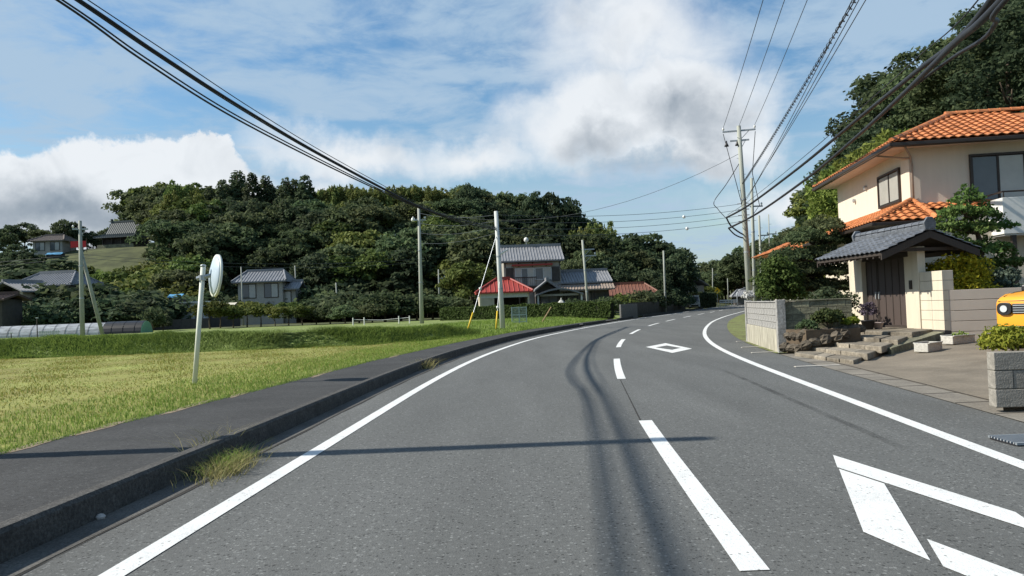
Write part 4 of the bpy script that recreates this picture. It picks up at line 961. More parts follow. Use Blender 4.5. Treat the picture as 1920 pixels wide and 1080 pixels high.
grl = MB().box(-.40, .40, -.02, .03, .70, .88).build('grille', BLACKPL, car, bevel=.01)
for k in range(4): MB().box(-.38, .38, -.032, -.015, .715 + k * .042, .728 + k * .042).build('grille_bar', ALU if k in (3,) else STEEL, grl)
MB().box(-.025, .025, -.045, -.02, .70, .88).build('centre_bar', STEEL, grl)
for s in (-1, 1): MB().tube([(s * .58, .06, 1.012), (s * .60, .45, 1.082), (s * .60, .88, 1.112)], .006, 5).build('bonnet_seam', BLACKPL, car)
MB().tube([(-.66, .012, .925), (0, -.008, .935), (.66, .012, .925)], .006, 5).build('bonnet_seam', BLACKPL, car)
MB().box(-.55, .55, -.03, .03, .30, .48).build('lower_grille', BLACKPL, car, bevel=.015)
MB().box(-.165, .165, -.055, -.03, .50, .665).build('number_plate', mat('plate_yellow', (.65, .5, .08), .5), car)

# ------------------------------------------------------------------ garden plants on the right
def garden_pine(name, label, base, pads_px, Y, seed, m=L_PINE, th=.22, ls=.05, dens=700, trunk_r=.09):
    """cloud-pruned tree: pads given as photo pixels (x,y,radius px, dY)"""
    t = thing(name, label, 'tree', base); pads = []; tm = MB(); top = max(pads_px, key=lambda p: -p[1])
    for (px, py, r, dy) in pads_px:
        x, y, z = at(px, py, Y + dy); pads.append((x - base[0], y - base[1], z - base[2], r * (Y + dy) / F, th))
    pz = sorted(pads, key=lambda p: p[2]); n = len(pz)
    spine = [(0, 0, -.2)] + [(sum(p[0] for p in pz[max(0, i - 2):i + 2]) / len(pz[max(0, i - 2):i + 2]), sum(p[1] for p in pz[max(0, i - 2):i + 2]) / len(pz[max(0, i - 2):i + 2]), pz[i][2] - .1) for i in range(1, n)]
    tm.tube(spine, [trunk_r * (1 - .7 * i / len(spine)) for i in range(len(spine))], 7)
    for p in pads:
        s = min(spine, key=lambda q: abs(q[2] - (p[2] - .25))); tm.tube([s, ((s[0] + p[0]) / 2, (s[1] + p[1]) / 2, (s[2] + p[2]) / 2 - .03), (p[0], p[1], p[2] + .05)], [trunk_r * .45, trunk_r * .35, trunk_r * .15], 5)
    tm.build('trunk', BARK, t, True)
    for k, p in enumerate(pads):
        V, Fq = pad_pine([p], seed + k, ls, dens); link('foliage_pad', np_mesh('foliage_pad', V, Fq, m), t)
    return t
garden_pine('garden_pine', 'cloud-pruned garden pine rising behind the coursed wall in front of the house', (at(1840, 540, 20.3)[0], 20.3, .45),
    [(1815, 372, 30, .3), (1800, 398, 38, 0), (1845, 402, 30, .3), (1775, 425, 34, -.2), (1822, 432, 46, .2), (1868, 425, 34, .4), (1795, 462, 40, -.2), (1850, 470, 46, .1), (1885, 495, 40, .4), (1815, 500, 40, 0)], 20.3, 400, th=.34)
garden_pine('garden_pine', 'dark layered garden pine between the gate roof and the camellia', (at(1560, 560, 25.5)[0], 25.5, .5),
    [(1542, 426, 42, .6), (1512, 448, 44, .2), (1575, 452, 44, .8), (1482, 482, 44, 0), (1535, 478, 52, .3), (1590, 485, 42, .8), (1500, 510, 52, -.1), (1560, 512, 52, .4), (1535, 540, 52, 0), (1590, 540, 40, .5), (1480, 535, 46, -.2)], 25.5, 440, L_BROAD, .38, .05, 760, .12)
def bush(name, label, px, py, Y, rpx, hpx, m, seed, ls, cat='shrub', z=None, ncl=30, per=70, group=None):
    x, y, zb = at(px, py, Y); z = zb if z is None else z; rr = rpx * Y / F; h = hpx * Y / F + (zb - z)
    return plant(name, label, x, y, z, shrub_crown(seed, rr, h, ncl, per, ls), m, cat, (h * .6, .03), group, rnd.uniform(0, 6))
bush('camellia_bush', 'glossy dark green camellia bush behind the road wall near the concrete poles', 1462, 572, 24.6, 50, 104, leaf('leaf_camellia', (.02, .05, .012), (.09, .15, .04), obj_var=.05), 460, .055, z=.45, ncl=60, per=90)
bush('tall_garden_shrub', 'tall dense shrub screening the annex wall behind the camellia', 1478, 572, 30.0, 48, 100, L_BROAD, 469, .075, z=.3, ncl=60, per=80)
bush('tall_garden_shrub', 'tall dark shrub between the camellia and the pole pair', 1452, 572, 34.0, 34, 92, L_DARK, 472, .085, z=.25, ncl=60, per=80)
bush('clipped_shrub', 'low dark clipped shrub under the garden pine behind the mossy wall', 1560, 575, 21.0, 48, 40, L_DARK, 461, .05, z=.45)
bush('yellow_leaf_shrub', 'shrub with yellow autumn leaves leaning over the cream wing wall', 1800, 546, 19.25, 64, 84, L_YELLOW, 462, .042, z=.5, ncl=60, per=95)
bush('yellow_leaf_shrub', 'sparse yellow-green shrub top beside the gate pillar', 1752, 520, 19.6, 32, 40, L_YGREEN, 463, .05, z=.5, ncl=20, per=45)
bush('grey_leaf_shrub', 'grey-green shrub over the coursed wall above the orange car', 1885, 546, 19.6, 38, 55, leaf('leaf_grey', (.05, .07, .05), (.16, .19, .14)), 464, .05, z=.5)
bush('dark_filler_shrub', 'dark evergreen shrub in the garden between pine and house wall', 1850, 546, 21.6, 60, 60, L_DARK, 465, .07, z=.45)
bush('terrace_fern', 'dark fern-like shrub on the rock terrace before the mossy wall', 1552, 612, 17.95, 30, 36, leaf('leaf_fern', (.02, .04, .015), (.08, .11, .04)), 466, .045, z=.52)
bush('terrace_lily', 'bright yellow-green leafy plant beside the left gate pillar', 1588, 612, 18.3, 24, 26, L_YGREEN, 467, .06, z=.5, ncl=14, per=40)
bush('terrace_cover', 'low green ground plants along the rock terrace edge', 1515, 614, 17.9, 26, 12, L_BROAD, 468, .035, z=.5, ncl=14, per=40)
def pot(px, py, z, r, h, m, label, plabel, lm, ph, pr, seed, ls=.035):
    x, y, _ = gnd(px, py, z); t = tag(MB().lathe([(r * .68, 0), (r, h), (r * 1.08, h), (r * 1.08, h * .88), (r * .95, h * .9), (r * .9, h * .8), (.01, h * .8)][:4] + [(r * .92, h), (r * .88, h * .8), (.01, h * .8)], 16).build('flower_pot', m, None, True, loc=(x, y, z)), label, 'pot')
    if plabel: plant('potted_plant', plabel, x, y, z + h * .75, shrub_crown(seed, pr, ph, 14, 40, ls), lm, 'plant', (ph * .6, .012))
pot(1628, 618, PLAT, .17, .24, BLACKPL, 'black flower pot at the foot of the left gate pillar', 'purple-leaved plant in the black pot by the gate', L_PURPLE, .55, .26, 470)
pot(1647, 617, PLAT, .13, .17, mat('pink_pot', (.5, .42, .4), .7), 'pale pinkish pot next to the black pot by the gate', None, None, 0, 0, 471)
# right hill trees
RH = {'broad': ('broadleaf tree on the steep wooded hill behind the orange-roofed house', 'broadleaf trees of the hill behind the house'),
      'dark': ('dark evergreen on the steep wooded hill behind the orange-roofed house', 'evergreens of the hill behind the house'),
      'bamboo': ('bright green bamboo clump at the foot of the hill behind the house', 'bamboo behind the house'),
      'light': ('light green tree on the wooded slope beyond the road bend', 'light trees of the slope beyond the bend'),
      'far': ('tree on the wooded slope rising right of the road beyond the bend', 'trees of the slope beyond the bend')}
SKR = np.array([(1285, 500), (1330, 492), (1345, 468), (1375, 452), (1400, 448), (1440, 444), (1480, 436), (1520, 425), (1548, 402), (1560, 320), (1575, 290), (1600, 275), (1640, 235), (1675, 205), (1685, 120), (1720, 95), (1760, 80), (1840, 50), (1880, 25), (1960, -60), (2100, -120)])
def right_forest():
    for row, y in enumerate(np.arange(40, 200, 6.0)):
        base = 15 + max(y - 40, 0) * .34
        for k in range(9 if y < 80 else 7):
            X = base + 1.0 + k * 5.0 + rnd.uniform(-1.6, 1.6); Yy = y + rnd.uniform(-2, 2); z0 = gz(X, Yy); px, _ = px_of(X, Yy, z0 + 5)
            if px > 2060 or px < 1300: continue
            if X < float(RX(Yy)) + 4: continue
            if Yy < 50 and px < 1800: continue
            t = float(np.interp(px, SKR[:, 0], SKR[:, 1])); top = at(px, t, Yy)[2]
            if Yy > 76: kind = rnd.choice(['broad', 'dark', 'broad', 'light']); lb = RH['far'] if kind != 'light' else RH['light']
            else: kind = rnd.choice(['broadfine', 'broadfine', 'darkfine']); lb = (('dark evergreen' if kind[0] == 'd' else 'mid green broadleaf tree') + ' on the hill behind the house ' + ('above the bamboo' if px < 1700 else 'above the main roof ridge' if px < 1850 else 'above the balcony'), ('evergreens' if kind[0] == 'd' else 'broadleaf trees') + ' of the house hill ' + ('above the bamboo' if px < 1700 else 'above the ridge' if px < 1850 else 'above the balcony'))
            h = rnd.uniform(8, 12)
            if px > 1680 and Yy < 66: h = max(h, min(13, top - z0 - rnd.uniform(0, 1.5)))
            h = min(h, top - z0)
            if h < 2.5: continue
            tree(kind, X, Yy, h, *lb, wscale=1.2 if h > 6 else 1.5, z=z0)
    for px, py, Y in [(1588, 288, 40), (1618, 265, 40.5), (1645, 250, 41), (1668, 232, 41), (1700, 224, 42), (1572, 330, 39), (1740, 226, 43), (1775, 222, 44), (1632, 285, 39), (1603, 320, 39), (1580, 380, 38), (1560, 400, 40), (1655, 285, 38.5), (1685, 262, 40), (1720, 250, 41)]:
        x, y, zt = at(px, py, Y); z0 = gz(x, y); tree('bamboofine', x, y, zt - z0, *RH['bamboo'], wscale=1.0, z=z0)
right_forest()

# ------------------------------------------------------------------ poles and wires
def pole_thing(label, base, top, r0, r1, m=POLE, group=None, steps=True):
    t = thing('utility_pole', label, 'utility pole', base, 0, group); d = Vector(top) - Vector(base)
    MB().tube([(0, 0, -.3), d * .5, d], [r0, (r0 + r1) / 2, r1], 14).build('pole', m, t, True)
    if steps:
        n = int(d.length / .9)
        for k in range(3, n):
            p = d * (k / n); s = 1 if k % 2 else -1; MB().tube([p, p + Vector((s * .24, 0, 0))], .012, 5).build('step_bolt', STEEL, t)
    for k in (.35, .62):
        p = d * k; MB().tube([p - Vector((0, 0, .04)), p + Vector((0, 0, .04))], r0 * (1 - .3 * k) + .012, 14).build('band', STEEL, t)
    return t, d
def crossarm(t, p, dirv, half, m=STEEL, ins=(), one=False):
    dirv = Vector(dirv).normalized(); a = p - dirv * (half if not one else .15); b = p + dirv * half
    u = Vector((0, 0, .045)); w = dirv.cross(Vector((0, 0, 1))) * .04
    arm = MB().hexa([a - u - w, b - u - w, b - u + w, a - u + w, a + u - w, b + u - w, b + u + w, a + u + w]).build('crossarm', m, t)
    for f in ins:
        q = p + dirv * half * f; MB().lathe([(.02, .04), (.025, .10), (.065, .11), (.055, .15), (.07, .17), (.05, .22), (.03, .26)], 10, tuple(q)).build('insulator', CERAM, arm, True)
    MB().tube([p - Vector((0, 0, .6)), p + dirv * half * .6 - Vector((0, 0, .03))], .02, 6).build('brace', m, arm)
    return arm
def wire(P, Q, sag, r, label, m=CABLE, group=None, n=20, wav=0.0, name='power_cable'):
    P, Q = Vector(P), Vector(Q); pts = []
    for i in range(n + 1):
        t = i / n; p = P.lerp(Q, t); p.z -= sag * 4 * t * (1 - t); pts.append(p)
    pts2 = [p - P for p in pts]
    return tag(MB().tube(pts2, r, 6).build(name, m, None, True, loc=P), label, 'cable', group)
def twisted(P, Q, sag, r, label, group=None, turns=90, rad=.035):
    P, Q = Vector(P), Vector(Q); t_ = thing('spiral_cable', label, 'cable', P, 0, group)
    core = []; spi = []
    d = (Q - P).normalized(); a = d.cross(Vector((0, 0, 1))).normalized(); b = a.cross(d)
    for i in range(25):
        t = i / 24; p = (Q - P) * t; p.z -= sag * 4 * t * (1 - t); core.append(p)
    n = turns * 8
    for i in range(n + 1):
        t = i / n; p = (Q - P) * t; p.z -= sag * 4 * t * (1 - t); q = 2 * PI * turns * t; spi.append(p + a * (rad * math.cos(q)) + b * (rad * math.sin(q)))
    MB().tube(core, r, 6).build('core_wire', CABLE, t_, True); MB().tube(spi, .012, 4).build('spiral_wrap', CABLE2, t_, True); return t_

# main pole on the right of the bend
b1 = (at(1408, 590, 46)[0], 46, -.02); t1 = at(1385, 236, 46)
mp, d1 = pole_thing('tall concrete utility pole with crossarms beside the road bend, tallest of its cluster', b1, t1, .19, .12, POLE_OLD)
ta = d1 * .975; ax = Vector((1, -.25, 0))
crossarm(mp, ta, ax, .95, STEEL, (-.95, 0, .95)); crossarm(mp, d1 * .925, ax, .55, STEEL, ())
for f in (-.8, -.15):
    q = d1 * .925 + ax.normalized() * (.95 * f) - Vector((0, 0, .30)); MB().lathe([(.14, 0), (.10, .10), (.05, .22), (.03, .34)], 12, tuple(q)).build('fuse_cutout', BLACKPL, mp, True)
for f in (.60, .57, .54, .51): 
    q = d1 * f; MB().tube([q + Vector((-.35, .1, 0)), q + Vector((.28, -.08, 0))], .028, 6).build('rack_arm', STEEL, mp)
MB().tube([d1 * .965 + Vector((-.9, .2, 0)), d1 * .8 + Vector((-.55, .1, 0)), d1 * .62 + Vector((-.2, -.1, 0)), d1 * .55], .022, 5).build('drop_lead', CABLE, mp, True)
MB().tube([d1 * .965 + Vector((.9, -.2, 0)), d1 * .75 + Vector((.6, -.1, 0)), d1 * .58 + Vector((.95, 0, 0))], .022, 5).build('drop_lead', CABLE, mp, True)
for (px, py, Y, tpx, tpy, r, lb) in [(1416, 590, 52, 1409, 334, .13, 'slimmer concrete pole standing just behind the tallest pole at the bend'), (1431, 590, 62, 1423, 404, .12, 'short concrete pole with small arm behind the pole pair at the bend'), (1446, 580, 72, 1441, 402, .06, 'thin grey steel pole behind the camellia near the bend')]:
    bb = (at(px, py, Y)[0], Y, gz(at(px, py, Y)[0], Y) - .1); tt = at(tpx, tpy, Y)
    p, d = pole_thing(lb, bb, tt, r, r * .7, POLE_OLD)
    crossarm(p, d * .8, (1, 0, 0), .7, STEEL, (.9,), True)
# near poles just outside the picture: one carries the wires on the right, one throws its shadow across the road
np_, dn = pole_thing('concrete utility pole on the right verge carrying the overhead wires above the driveway', (5.75, 2.6, 0), (5.75, 2.6, 12.2), .18, .11)
crossarm(np_, dn * .93, (1, -.2, 0), 1.3, STEEL, (-.95, -.3, .5, .95))
lp, dl = pole_thing('concrete utility pole on the field side whose shadow crosses the road', (-7.6, 7.55, .05), (-7.6, 7.55, 7.62), .16, .11)
crossarm(lp, dl * .915, (1, 0, 0), .4)
# wires from the main pole to the near right pole
M = Vector(b1) + ta; armv = ax.normalized()
for k, (f, px) in enumerate(((-.9, 1452), (.0, 1496), (.9, 1543))):
    P = M + armv * f + Vector((0, 0, .25)); q = Vector(at(px, 0, 22.5)); Q = P + (q - P) * ((P.y - 2.6) / (P.y - 22.5)); 
    Q.z = max(Q.z, 11.2); wire(P, Q, .35, .013, ['high-voltage wire from the outer end of the tall pole crossarm overhead', 'high-voltage wire from the middle insulator of the tall pole crossarm', 'high-voltage wire from the inner end of the tall pole crossarm overhead'][k], CABLE2)
for k, (f, px, lb) in enumerate(((.62, 1612, 'thin communication wire lowest of the parallel set above the driveway'), (.62, 1600, 'thin communication wire between the spiral cable and the lowest wire'), (.63, 1588, 'thin communication wire right beside the spiral wrapped cable'))):
    P = Vector(b1) + d1 * f + Vector((.1 + .08 * k, 0, 0)); q = Vector(at(px, 0, 19)); Q = P + (q - P) * ((P.y - 2.6) / (P.y - 19)); wire(P, Q, .25, .013, lb, CABLE2)
P = Vector(b1) + d1 * .70; q = Vector(at(1592, 0, 19)); Q = P + (q - P) * ((P.y - 2.6) / (P.y - 19)); twisted(P, Q, .25, .016, 'spiral wrapped telephone cable running from the tall pole overhead', turns=110, rad=.05)
# heavy pair: sags from above the driveway down to a slack loop left of the tall pole
def poly_wire(pts, r, label, m=CABLE, name='power_cable', group=None, sub=8):
    P = [Vector(p) for p in pts]; out = []
    for i in range(len(P) - 1):
        p0, p1, p2, p3 = P[max(0, i - 1)], P[i], P[i + 1], P[min(len(P) - 1, i + 2)]
        for k in range(sub):
            t = k / sub; out.append(.5 * ((2 * p1) + (p2 - p0) * t + (2 * p0 - 5 * p1 + 4 * p2 - p3) * t * t + (3 * p1 - p0 - 3 * p2 + p3) * t ** 3))
    out.append(P[-1]); o0 = out[0]
    return tag(MB().tube([p - o0 for p in out], r, 7).build(name, m, None, True, loc=o0), label, 'cable', group)
def hv(l): return [at(*p) for p in l]
near = (5.75, 2.6)
poly_wire(hv([(1362, 408, 45), (1405, 384, 43), (1500, 313, 33), (1610, 222, 24), (1720, 133, 17), (1830, 38, 11.5)]) + [(5.9, 7.0, 5.9), (5.75, 2.75, 6.6)], .055, 'thick black telephone trunk cable, upper of the heavy pair above the driveway')
poly_wire(hv([(1366, 428, 45), (1420, 400, 43), (1510, 337, 33), (1600, 262, 25), (1690, 180, 18.5), (1790, 82, 13), (1868, 12, 10)]) + [(6.0, 6.2, 5.6), (5.78, 2.75, 6.2)], .055, 'thick black telephone trunk cable, lower of the heavy pair above the driveway')
poly_wire(hv([(1364, 403, 45), (1405, 376, 43), (1500, 300, 33), (1610, 206, 24), (1720, 108, 17), (1838, -5, 11.5)]) + [(5.85, 6.5, 6.3), (5.75, 2.75, 7.0)], .012, 'thin support wire running along the heavy cable pair')
poly_wire(hv([(1362, 408, 45), (1372, 425, 45.5), (1395, 440, 46), (1402, 432, 46)]), .045, 'slack black cable loop hanging beside the tall pole, upper loop')
poly_wire(hv([(1366, 428, 45), (1378, 440, 45.5), (1394, 446, 46), (1403, 440, 46)]), .04, 'slack black cable loop hanging beside the tall pole, lower loop')
poly_wire(hv([(1390, 300, 46), (1362, 345, 46), (1339, 378, 46), (1346, 392, 46), (1362, 410, 45.2)]), .022, 'black drop wire bowing out left of the tall pole')
poly_wire([(5.79, 2.75, 5.9), (6.02, 6.0, 5.5)] + hv([(1886, 0, 9.4), (1868, 42, 11), (1840, 75, 13), (1780, 112, 16), (1690, 179, 18.5)]), .035, 'black cable branching down beside the heavy pair at the wooded hill')

# poles on the left
p791b = (gnd(791, 607, .32)[0], 58.5, .3); p791t = at(785, 386, 58.5); p791b = (at(791, 607, 58.5)[0], 58.5, .3)
pm, dm_ = pole_thing('tall concrete utility pole standing in the field left of the clipped hedge', p791b, p791t, .17, .10)
crossarm(pm, dm_ * .88, (1, .2, 0), .5, STEEL, (.9, -.9)); MB().lathe([(.12, -.1), (.16, 0), (.12, .16)], 10, tuple(dm_ * .87 + Vector((-.45, 0, .1)))).build('lamp', CERAM, pm, True)
p943b = (at(943, 617, 42.2)[0], 42.2, ZW - .02); p943t = at(930, 396, 42.2)
pw_, dw = pole_thing('smooth white pole with tube lamp at the sidewalk edge by the hedge', p943b, p943t, .15, .11, mat('white_pole', (.50, .52, .50), .7, .06, 3))
la = dw * .63; MB().tube([la, la + Vector((.18, -.05, .1)), la + Vector((.55, -.1, .32))], .05, 8).build('tube_lamp', WHITE, pw_, True)
YEL = mat('yellow_guard', (.62, .42, .03), .5, .05)
def stay(px, py, Y, top, label):
    x, y, z = at(px, py, Y); z = fz(x, y); t = thing('stay_wire', label, 'stay wire', (x, y, z)); d = Vector(top) - Vector((x, y, z))
    MB().tube([(0, 0, -.1), d], .016, 6).build('wire', STEEL, t); MB().tube([d * .01, d * (1.1 / d.length)], .045, 8).build('guard', YEL, t, True)
    MB().lathe([(.02, -.07), (.07, -.05), (.07, .05), (.02, .07)], 8, tuple(d * .42)).build('strain_insulator', CERAM, t, True)
stay(876, 624, 40.0, Vector(p943b) + dw * .82, 'slanting steel stay wire with yellow guard left of the white pole'); stay(930, 622, 41.0, Vector(p943b) + dw * .45, 'steep stay wire with yellow guard against the white pole')
p152b = (at(155, 637, 49)[0], 49, .28); p152t = at(150, 414, 49)
pl_, dL = pole_thing('weathered concrete pole with leaning brace pole at the far side of the field', p152b, p152t, .15, .10, POLE_OLD)
bx = at(196, 630, 50.5); MB().tube([Vector((bx[0], bx[1], .0)) - Vector(p152b), dL * .76], [.13, .10], 10).build('brace_pole', POLE_OLD, pl_, True)
crossarm(pl_, dL * .93, (1, .3, 0), .45, STEEL, (-.9,))
for (px, py, Y, tx, ty, r, lb) in [(1105, 600, 62, 1092, 450, .12, 'mossy pole with a one-sided bracket arm in front of the grey-roofed house'), (1248, 574, 82, 1244, 470, .12, 'plain bare pole beside the dark block wall along the road'), (632, 562, 92, 630, 530, .09, 'short grey post among the shrubs left of the field pole'),
                                 (455, 560, 92, 452, 500, .09, 'thin pole in front of the left grey-roofed farmhouse'), (556, 560, 100, 553, 498, .09, 'thin pole right of the left grey-roofed farmhouse'), (823, 560, 95, 822, 505, .09, 'distant pole with small arms behind the field pole'),
                                 (1308, 560, 150, 1304, 500, .12, 'distant utility pole beyond the parked van'), (1336, 560, 165, 1336, 503, .12, 'distant utility pole beyond the yellow warning sign'), (1366, 572, 160, 1364, 522, .10, 'short distant pole near the guard rail')]:
    x = at(px, py, Y)[0]; zb = gz(x, Y) if Y > 77 else fz(x, Y) if x < float(WX(Y)) else 0
    p, d = pole_thing(lb, (x, Y, zb - .1), at(tx, ty, Y), r, r * .75, POLE_OLD, None, False)
    if px in (1105, 823, 1308, 1336): 
        a = crossarm(p, d * (.82 if px != 1105 else .80), (1, 0, 0), 1.0 if px == 1105 else .8, STEEL, (.9,), True)
        if px == 1105: crossarm(p, d * .88, (1, 0, 0), .9, STEEL, (), True)
# left cables: from the near left pole to the field pole and on to the white pole
L0 = Vector((-7.6, 7.55, 0)); WP = Vector(p943b)
def lcable(pxs, r, lb, zl, endz, xoff=0.0):
    P = [L0 + Vector((xoff - 2.4, -30, zl + 1.0)), L0 + Vector((xoff - 1.3, -15, zl + .15)), L0 + Vector((xoff, 0, zl))]; sl = (WP.x - L0.x) / (WP.y - L0.y)
    for px, py in pxs:
        d = ray(px, py); Y = (L0.x + xoff * .6 - sl * L0.y) / (d[0] - sl); P.append(Vector((d[0] * Y, Y, H + d[2] * Y)))
    P.append(WP + dw * endz + Vector((-.10, -.05, 0))); poly_wire(P, r, lb)
lcable([(148, 0), (300, 103), (460, 206), (620, 300), (785, 386), (870, 414)], .030, 'thick black cable above the field, upper of the left bundle', 6.98, .86)
lcable([(141, 0), (293, 103), (453, 206), (613, 299), (780, 385), (868, 414)], .014, 'thin wire lashed beside the upper left cable', 7.0, .865, .02)
lcable([(165, 0), (318, 101), (478, 207), (634, 301), (792, 385), (875, 413)], .010, 'thinnest wire above the upper left cable', 7.05, .875, .05)
lcable([(107, 0), (260, 108), (420, 210), (580, 294), (700, 352), (785, 390), (868, 418)], .020, 'black cable, lower strand of the left bundle above the field', 6.80, .845, -.06)
lcable([(117, 0), (272, 108), (432, 210), (592, 295), (706, 352), (787, 389), (869, 417)], .016, 'black cable twinned with the lower left strand', 6.85, .85, -.03)
# field pole -> white pole -> across the road to the tall pole
for k in range(4):
    wire(Vector(p791b) + dm_ * (.94 - .085 * k), Vector(p943b) + dw * (.97 - .05 * k), .25, .012, ['wire between field pole and white pole, topmost', 'wire between field pole and white pole, second from top', 'wire between field pole and white pole, third from top', 'wire between field pole and white pole, lowest'][k], CABLE2)
for k in range(4):
    wire(Vector(p943b) + dw * (.97 - .055 * k), Vector(b1) + d1 * (.60 - .03 * k), .35, .012, ['wire crossing the road from white pole to tall pole, topmost', 'wire crossing the road from white pole to tall pole, second from top', 'wire crossing the road from white pole to tall pole, third from top', 'wire crossing the road from white pole to tall pole, lowest'][k], CABLE2)
wire(Vector(p791b) + dm_ * .98, Vector(b1) + d1 * .86, 2.2, .012, 'long wire sagging from the field pole to the top of the tall pole', CABLE2)
for k in range(2):
    wire(Vector(p152b) + dL * (.72 - .03 * k), Vector(p791b) + dm_ * (.55 - .03 * k), .5, .012, ['upper long wire from the braced pole to the field pole', 'lower long wire from the braced pole to the field pole'][k], CABLE2)
    wire(Vector(p152b) + dL * (.72 - .03 * k), (-70, 52, 5.6 - .2 * k), .6, .012, ['upper wire leaving the braced pole away from the road', 'lower wire leaving the braced pole away from the road'][k], CABLE2)
# white marker balls on the crossing wires
for k, t in ((1, .74), (3, .75)):
    P = Vector(p943b) + dw * (.97 - .055 * k); Q = Vector(b1) + d1 * (.60 - .03 * k); p = P.lerp(Q, t); p.z -= .35 * 4 * t * (1 - t)
    tag(MB().lathe([(.02, -.1), (.08, -.06), (.10, 0), (.08, .06), (.02, .1)], 10).build('wire_marker', CERAM, None, True, loc=p), 'small white marker ball on the ' + ('second from top' if k == 1 else 'lowest') + ' wire crossing the road', 'marker', 'white marker balls on the wires')

# ------------------------------------------------------------------ traffic mirror
mbx, mby, _ = gnd(362, 722, .1); mz = fz(mbx, mby); MY = mby
mt = at(381, 500, MY); mir = thing('traffic_mirror', 'round traffic mirror seen from behind on a white pole at the field edge', 'mirror', (mbx, mby, mz)); dv = Vector(mt) - Vector((mbx, mby, mz))
MB().tube([(0, 0, -.3), dv], .045, 16).build('pole', mat('cream_pole', (.60, .62, .54), .55, .06, 4), mir, True); MB().lathe([(.05, 0), (.05, .03), (.02, .045)], 16, tuple(dv)).build('cap', STEEL, mir, True)
mc = Vector(at(405, 517, MY + .05)) - Vector((mbx, mby, mz)); nrm = Vector((.82, .57, -.10)).normalized()   # reflecting side looks up the road to the right
def disc(prof, n=40):
    a = nrm.cross(Vector((0, 0, 1))).normalized(); b = a.cross(nrm); V = [mc + nrm * z + (a * math.cos(2 * PI * k / n) + b * math.sin(2 * PI * k / n)) * r for r, z in prof for k in range(n)]; m = len(prof)
    return MB().add(V, [(i * n + k, i * n + (k + 1) % n, (i + 1) * n + (k + 1) % n, (i + 1) * n + k) for i in range(m - 1) for k in range(n)] + [tuple(range(n))[::-1], tuple(range((m - 1) * n, m * n))])
disc([(.05, -.10), (.20, -.085), (.34, -.045), (.385, -.01)]).build('back_shell', mat('mirror_back', (.42, .50, .58), .35, .05, spec=.5), mir, True)
disc([(.37, -.02), (.405, -.025), (.41, .02), (.39, .025)]).build('rim', mat('mirror_rim', (.66, .68, .60), .4, .03), mir, True)
disc([(.385, .005), (.30, .035), (.15, .055), (.01, .06)]).build('mirror_glass', mat('mirror_glass', (.85, .87, .88), .03, 0, metal=1.0), mir, True)
a0 = dv * .905; MB().tube([a0 + (a0 - mc).normalized() * .10, mc - nrm * .09], .038, 8).build('bracket', STEEL, mir); MB().tube([a0 - Vector((0, 0, .05)), a0 + Vector((0, 0, .05))], .065, 12).build('clamp', STEEL, mir)

# ------------------------------------------------------------------ buildings on the left and in the distance
def ribbed_roof(w, d, z0, h, over, mat_, parent, name='roof', hip=0.0, rib=.30, ridge=True, curve=0.0):
    """ridge along local x, centred; hip = how far the ridge ends are pulled in"""
    m = MB(); W = w / 2 + over; D = d / 2 + over; rx = W - hip
    for s in (-1, 1):
        pts = [(-W, s * D, z0), (W, s * D, z0), (rx, 0, z0 + h), (-rx, 0, z0 + h)]
        if s > 0: pts = [pts[1], pts[0], pts[3], pts[2]]
        m.hexa([(x, y, z - .14) for x, y, z in pts] + pts)
        n = int(2 * W / rib)
        for k in range(n + 1):
            x = -W + 2 * W * k / n; top = 1.0 if abs(x) <= rx else max(.05, (W - abs(x)) / max(hip, 1e-3))
            y1 = s * D * (1 - top); z1 = z0 + h * top
            m.tube([(x, s * D, z0 + .02), (x, y1, z1 + .02)], .05, 4)
    if hip:
        for s in (-1, 1):
            p = [(s * W, -D, z0), (s * W, D, z0), (s * rx, 0, z0 + h)]; m.add(p + [(x, y, z - .14) for x, y, z in p], [(0, 1, 2) if s > 0 else (2, 1, 0), (5, 4, 3) if s > 0 else (3, 4, 5), (0, 3, 4, 1), (0, 2, 5, 3), (1, 4, 5, 2)])
            n = int(2 * D / rib)
            for k in range(1, n):
                y = -D + 2 * D * k / n; f = 1 - abs(y) / D; m.tube([(s * W, y, z0 + .02), (s * (W - hip * f), y, z0 + h * f + .02)], .05, 4)
            for sy in (-1, 1): m.tube([(s * W, sy * D, z0 + .06), (s * rx, 0, z0 + h + .06)], .11, 6)
    o = m.build(name, mat_, parent)
    if ridge: MB().box(-rx - (.05 if not hip else 0), rx + (.05 if not hip else 0), -.13, .13, z0 + h - .05, z0 + h + .26).build('ridge', mat_, o)
    return o
def win(parent, x0, x1, y, z0, z1, n=2, m=CURTAIN, fm=ALU, name='window'):
    f = MB().box(x0 - .06, x1 + .06, y - .05, y + .02, z0 - .06, z1 + .06).build(name, fm, parent); w = (x1 - x0) / n
    for k in range(n): MB().box(x0 + w * k + .03, x0 + w * (k + 1) - .03, y - .065, y - .045, z0 + .02, z1 - .02).build('pane', m if not isinstance(m, list) else m[k % len(m)], f)
    return f
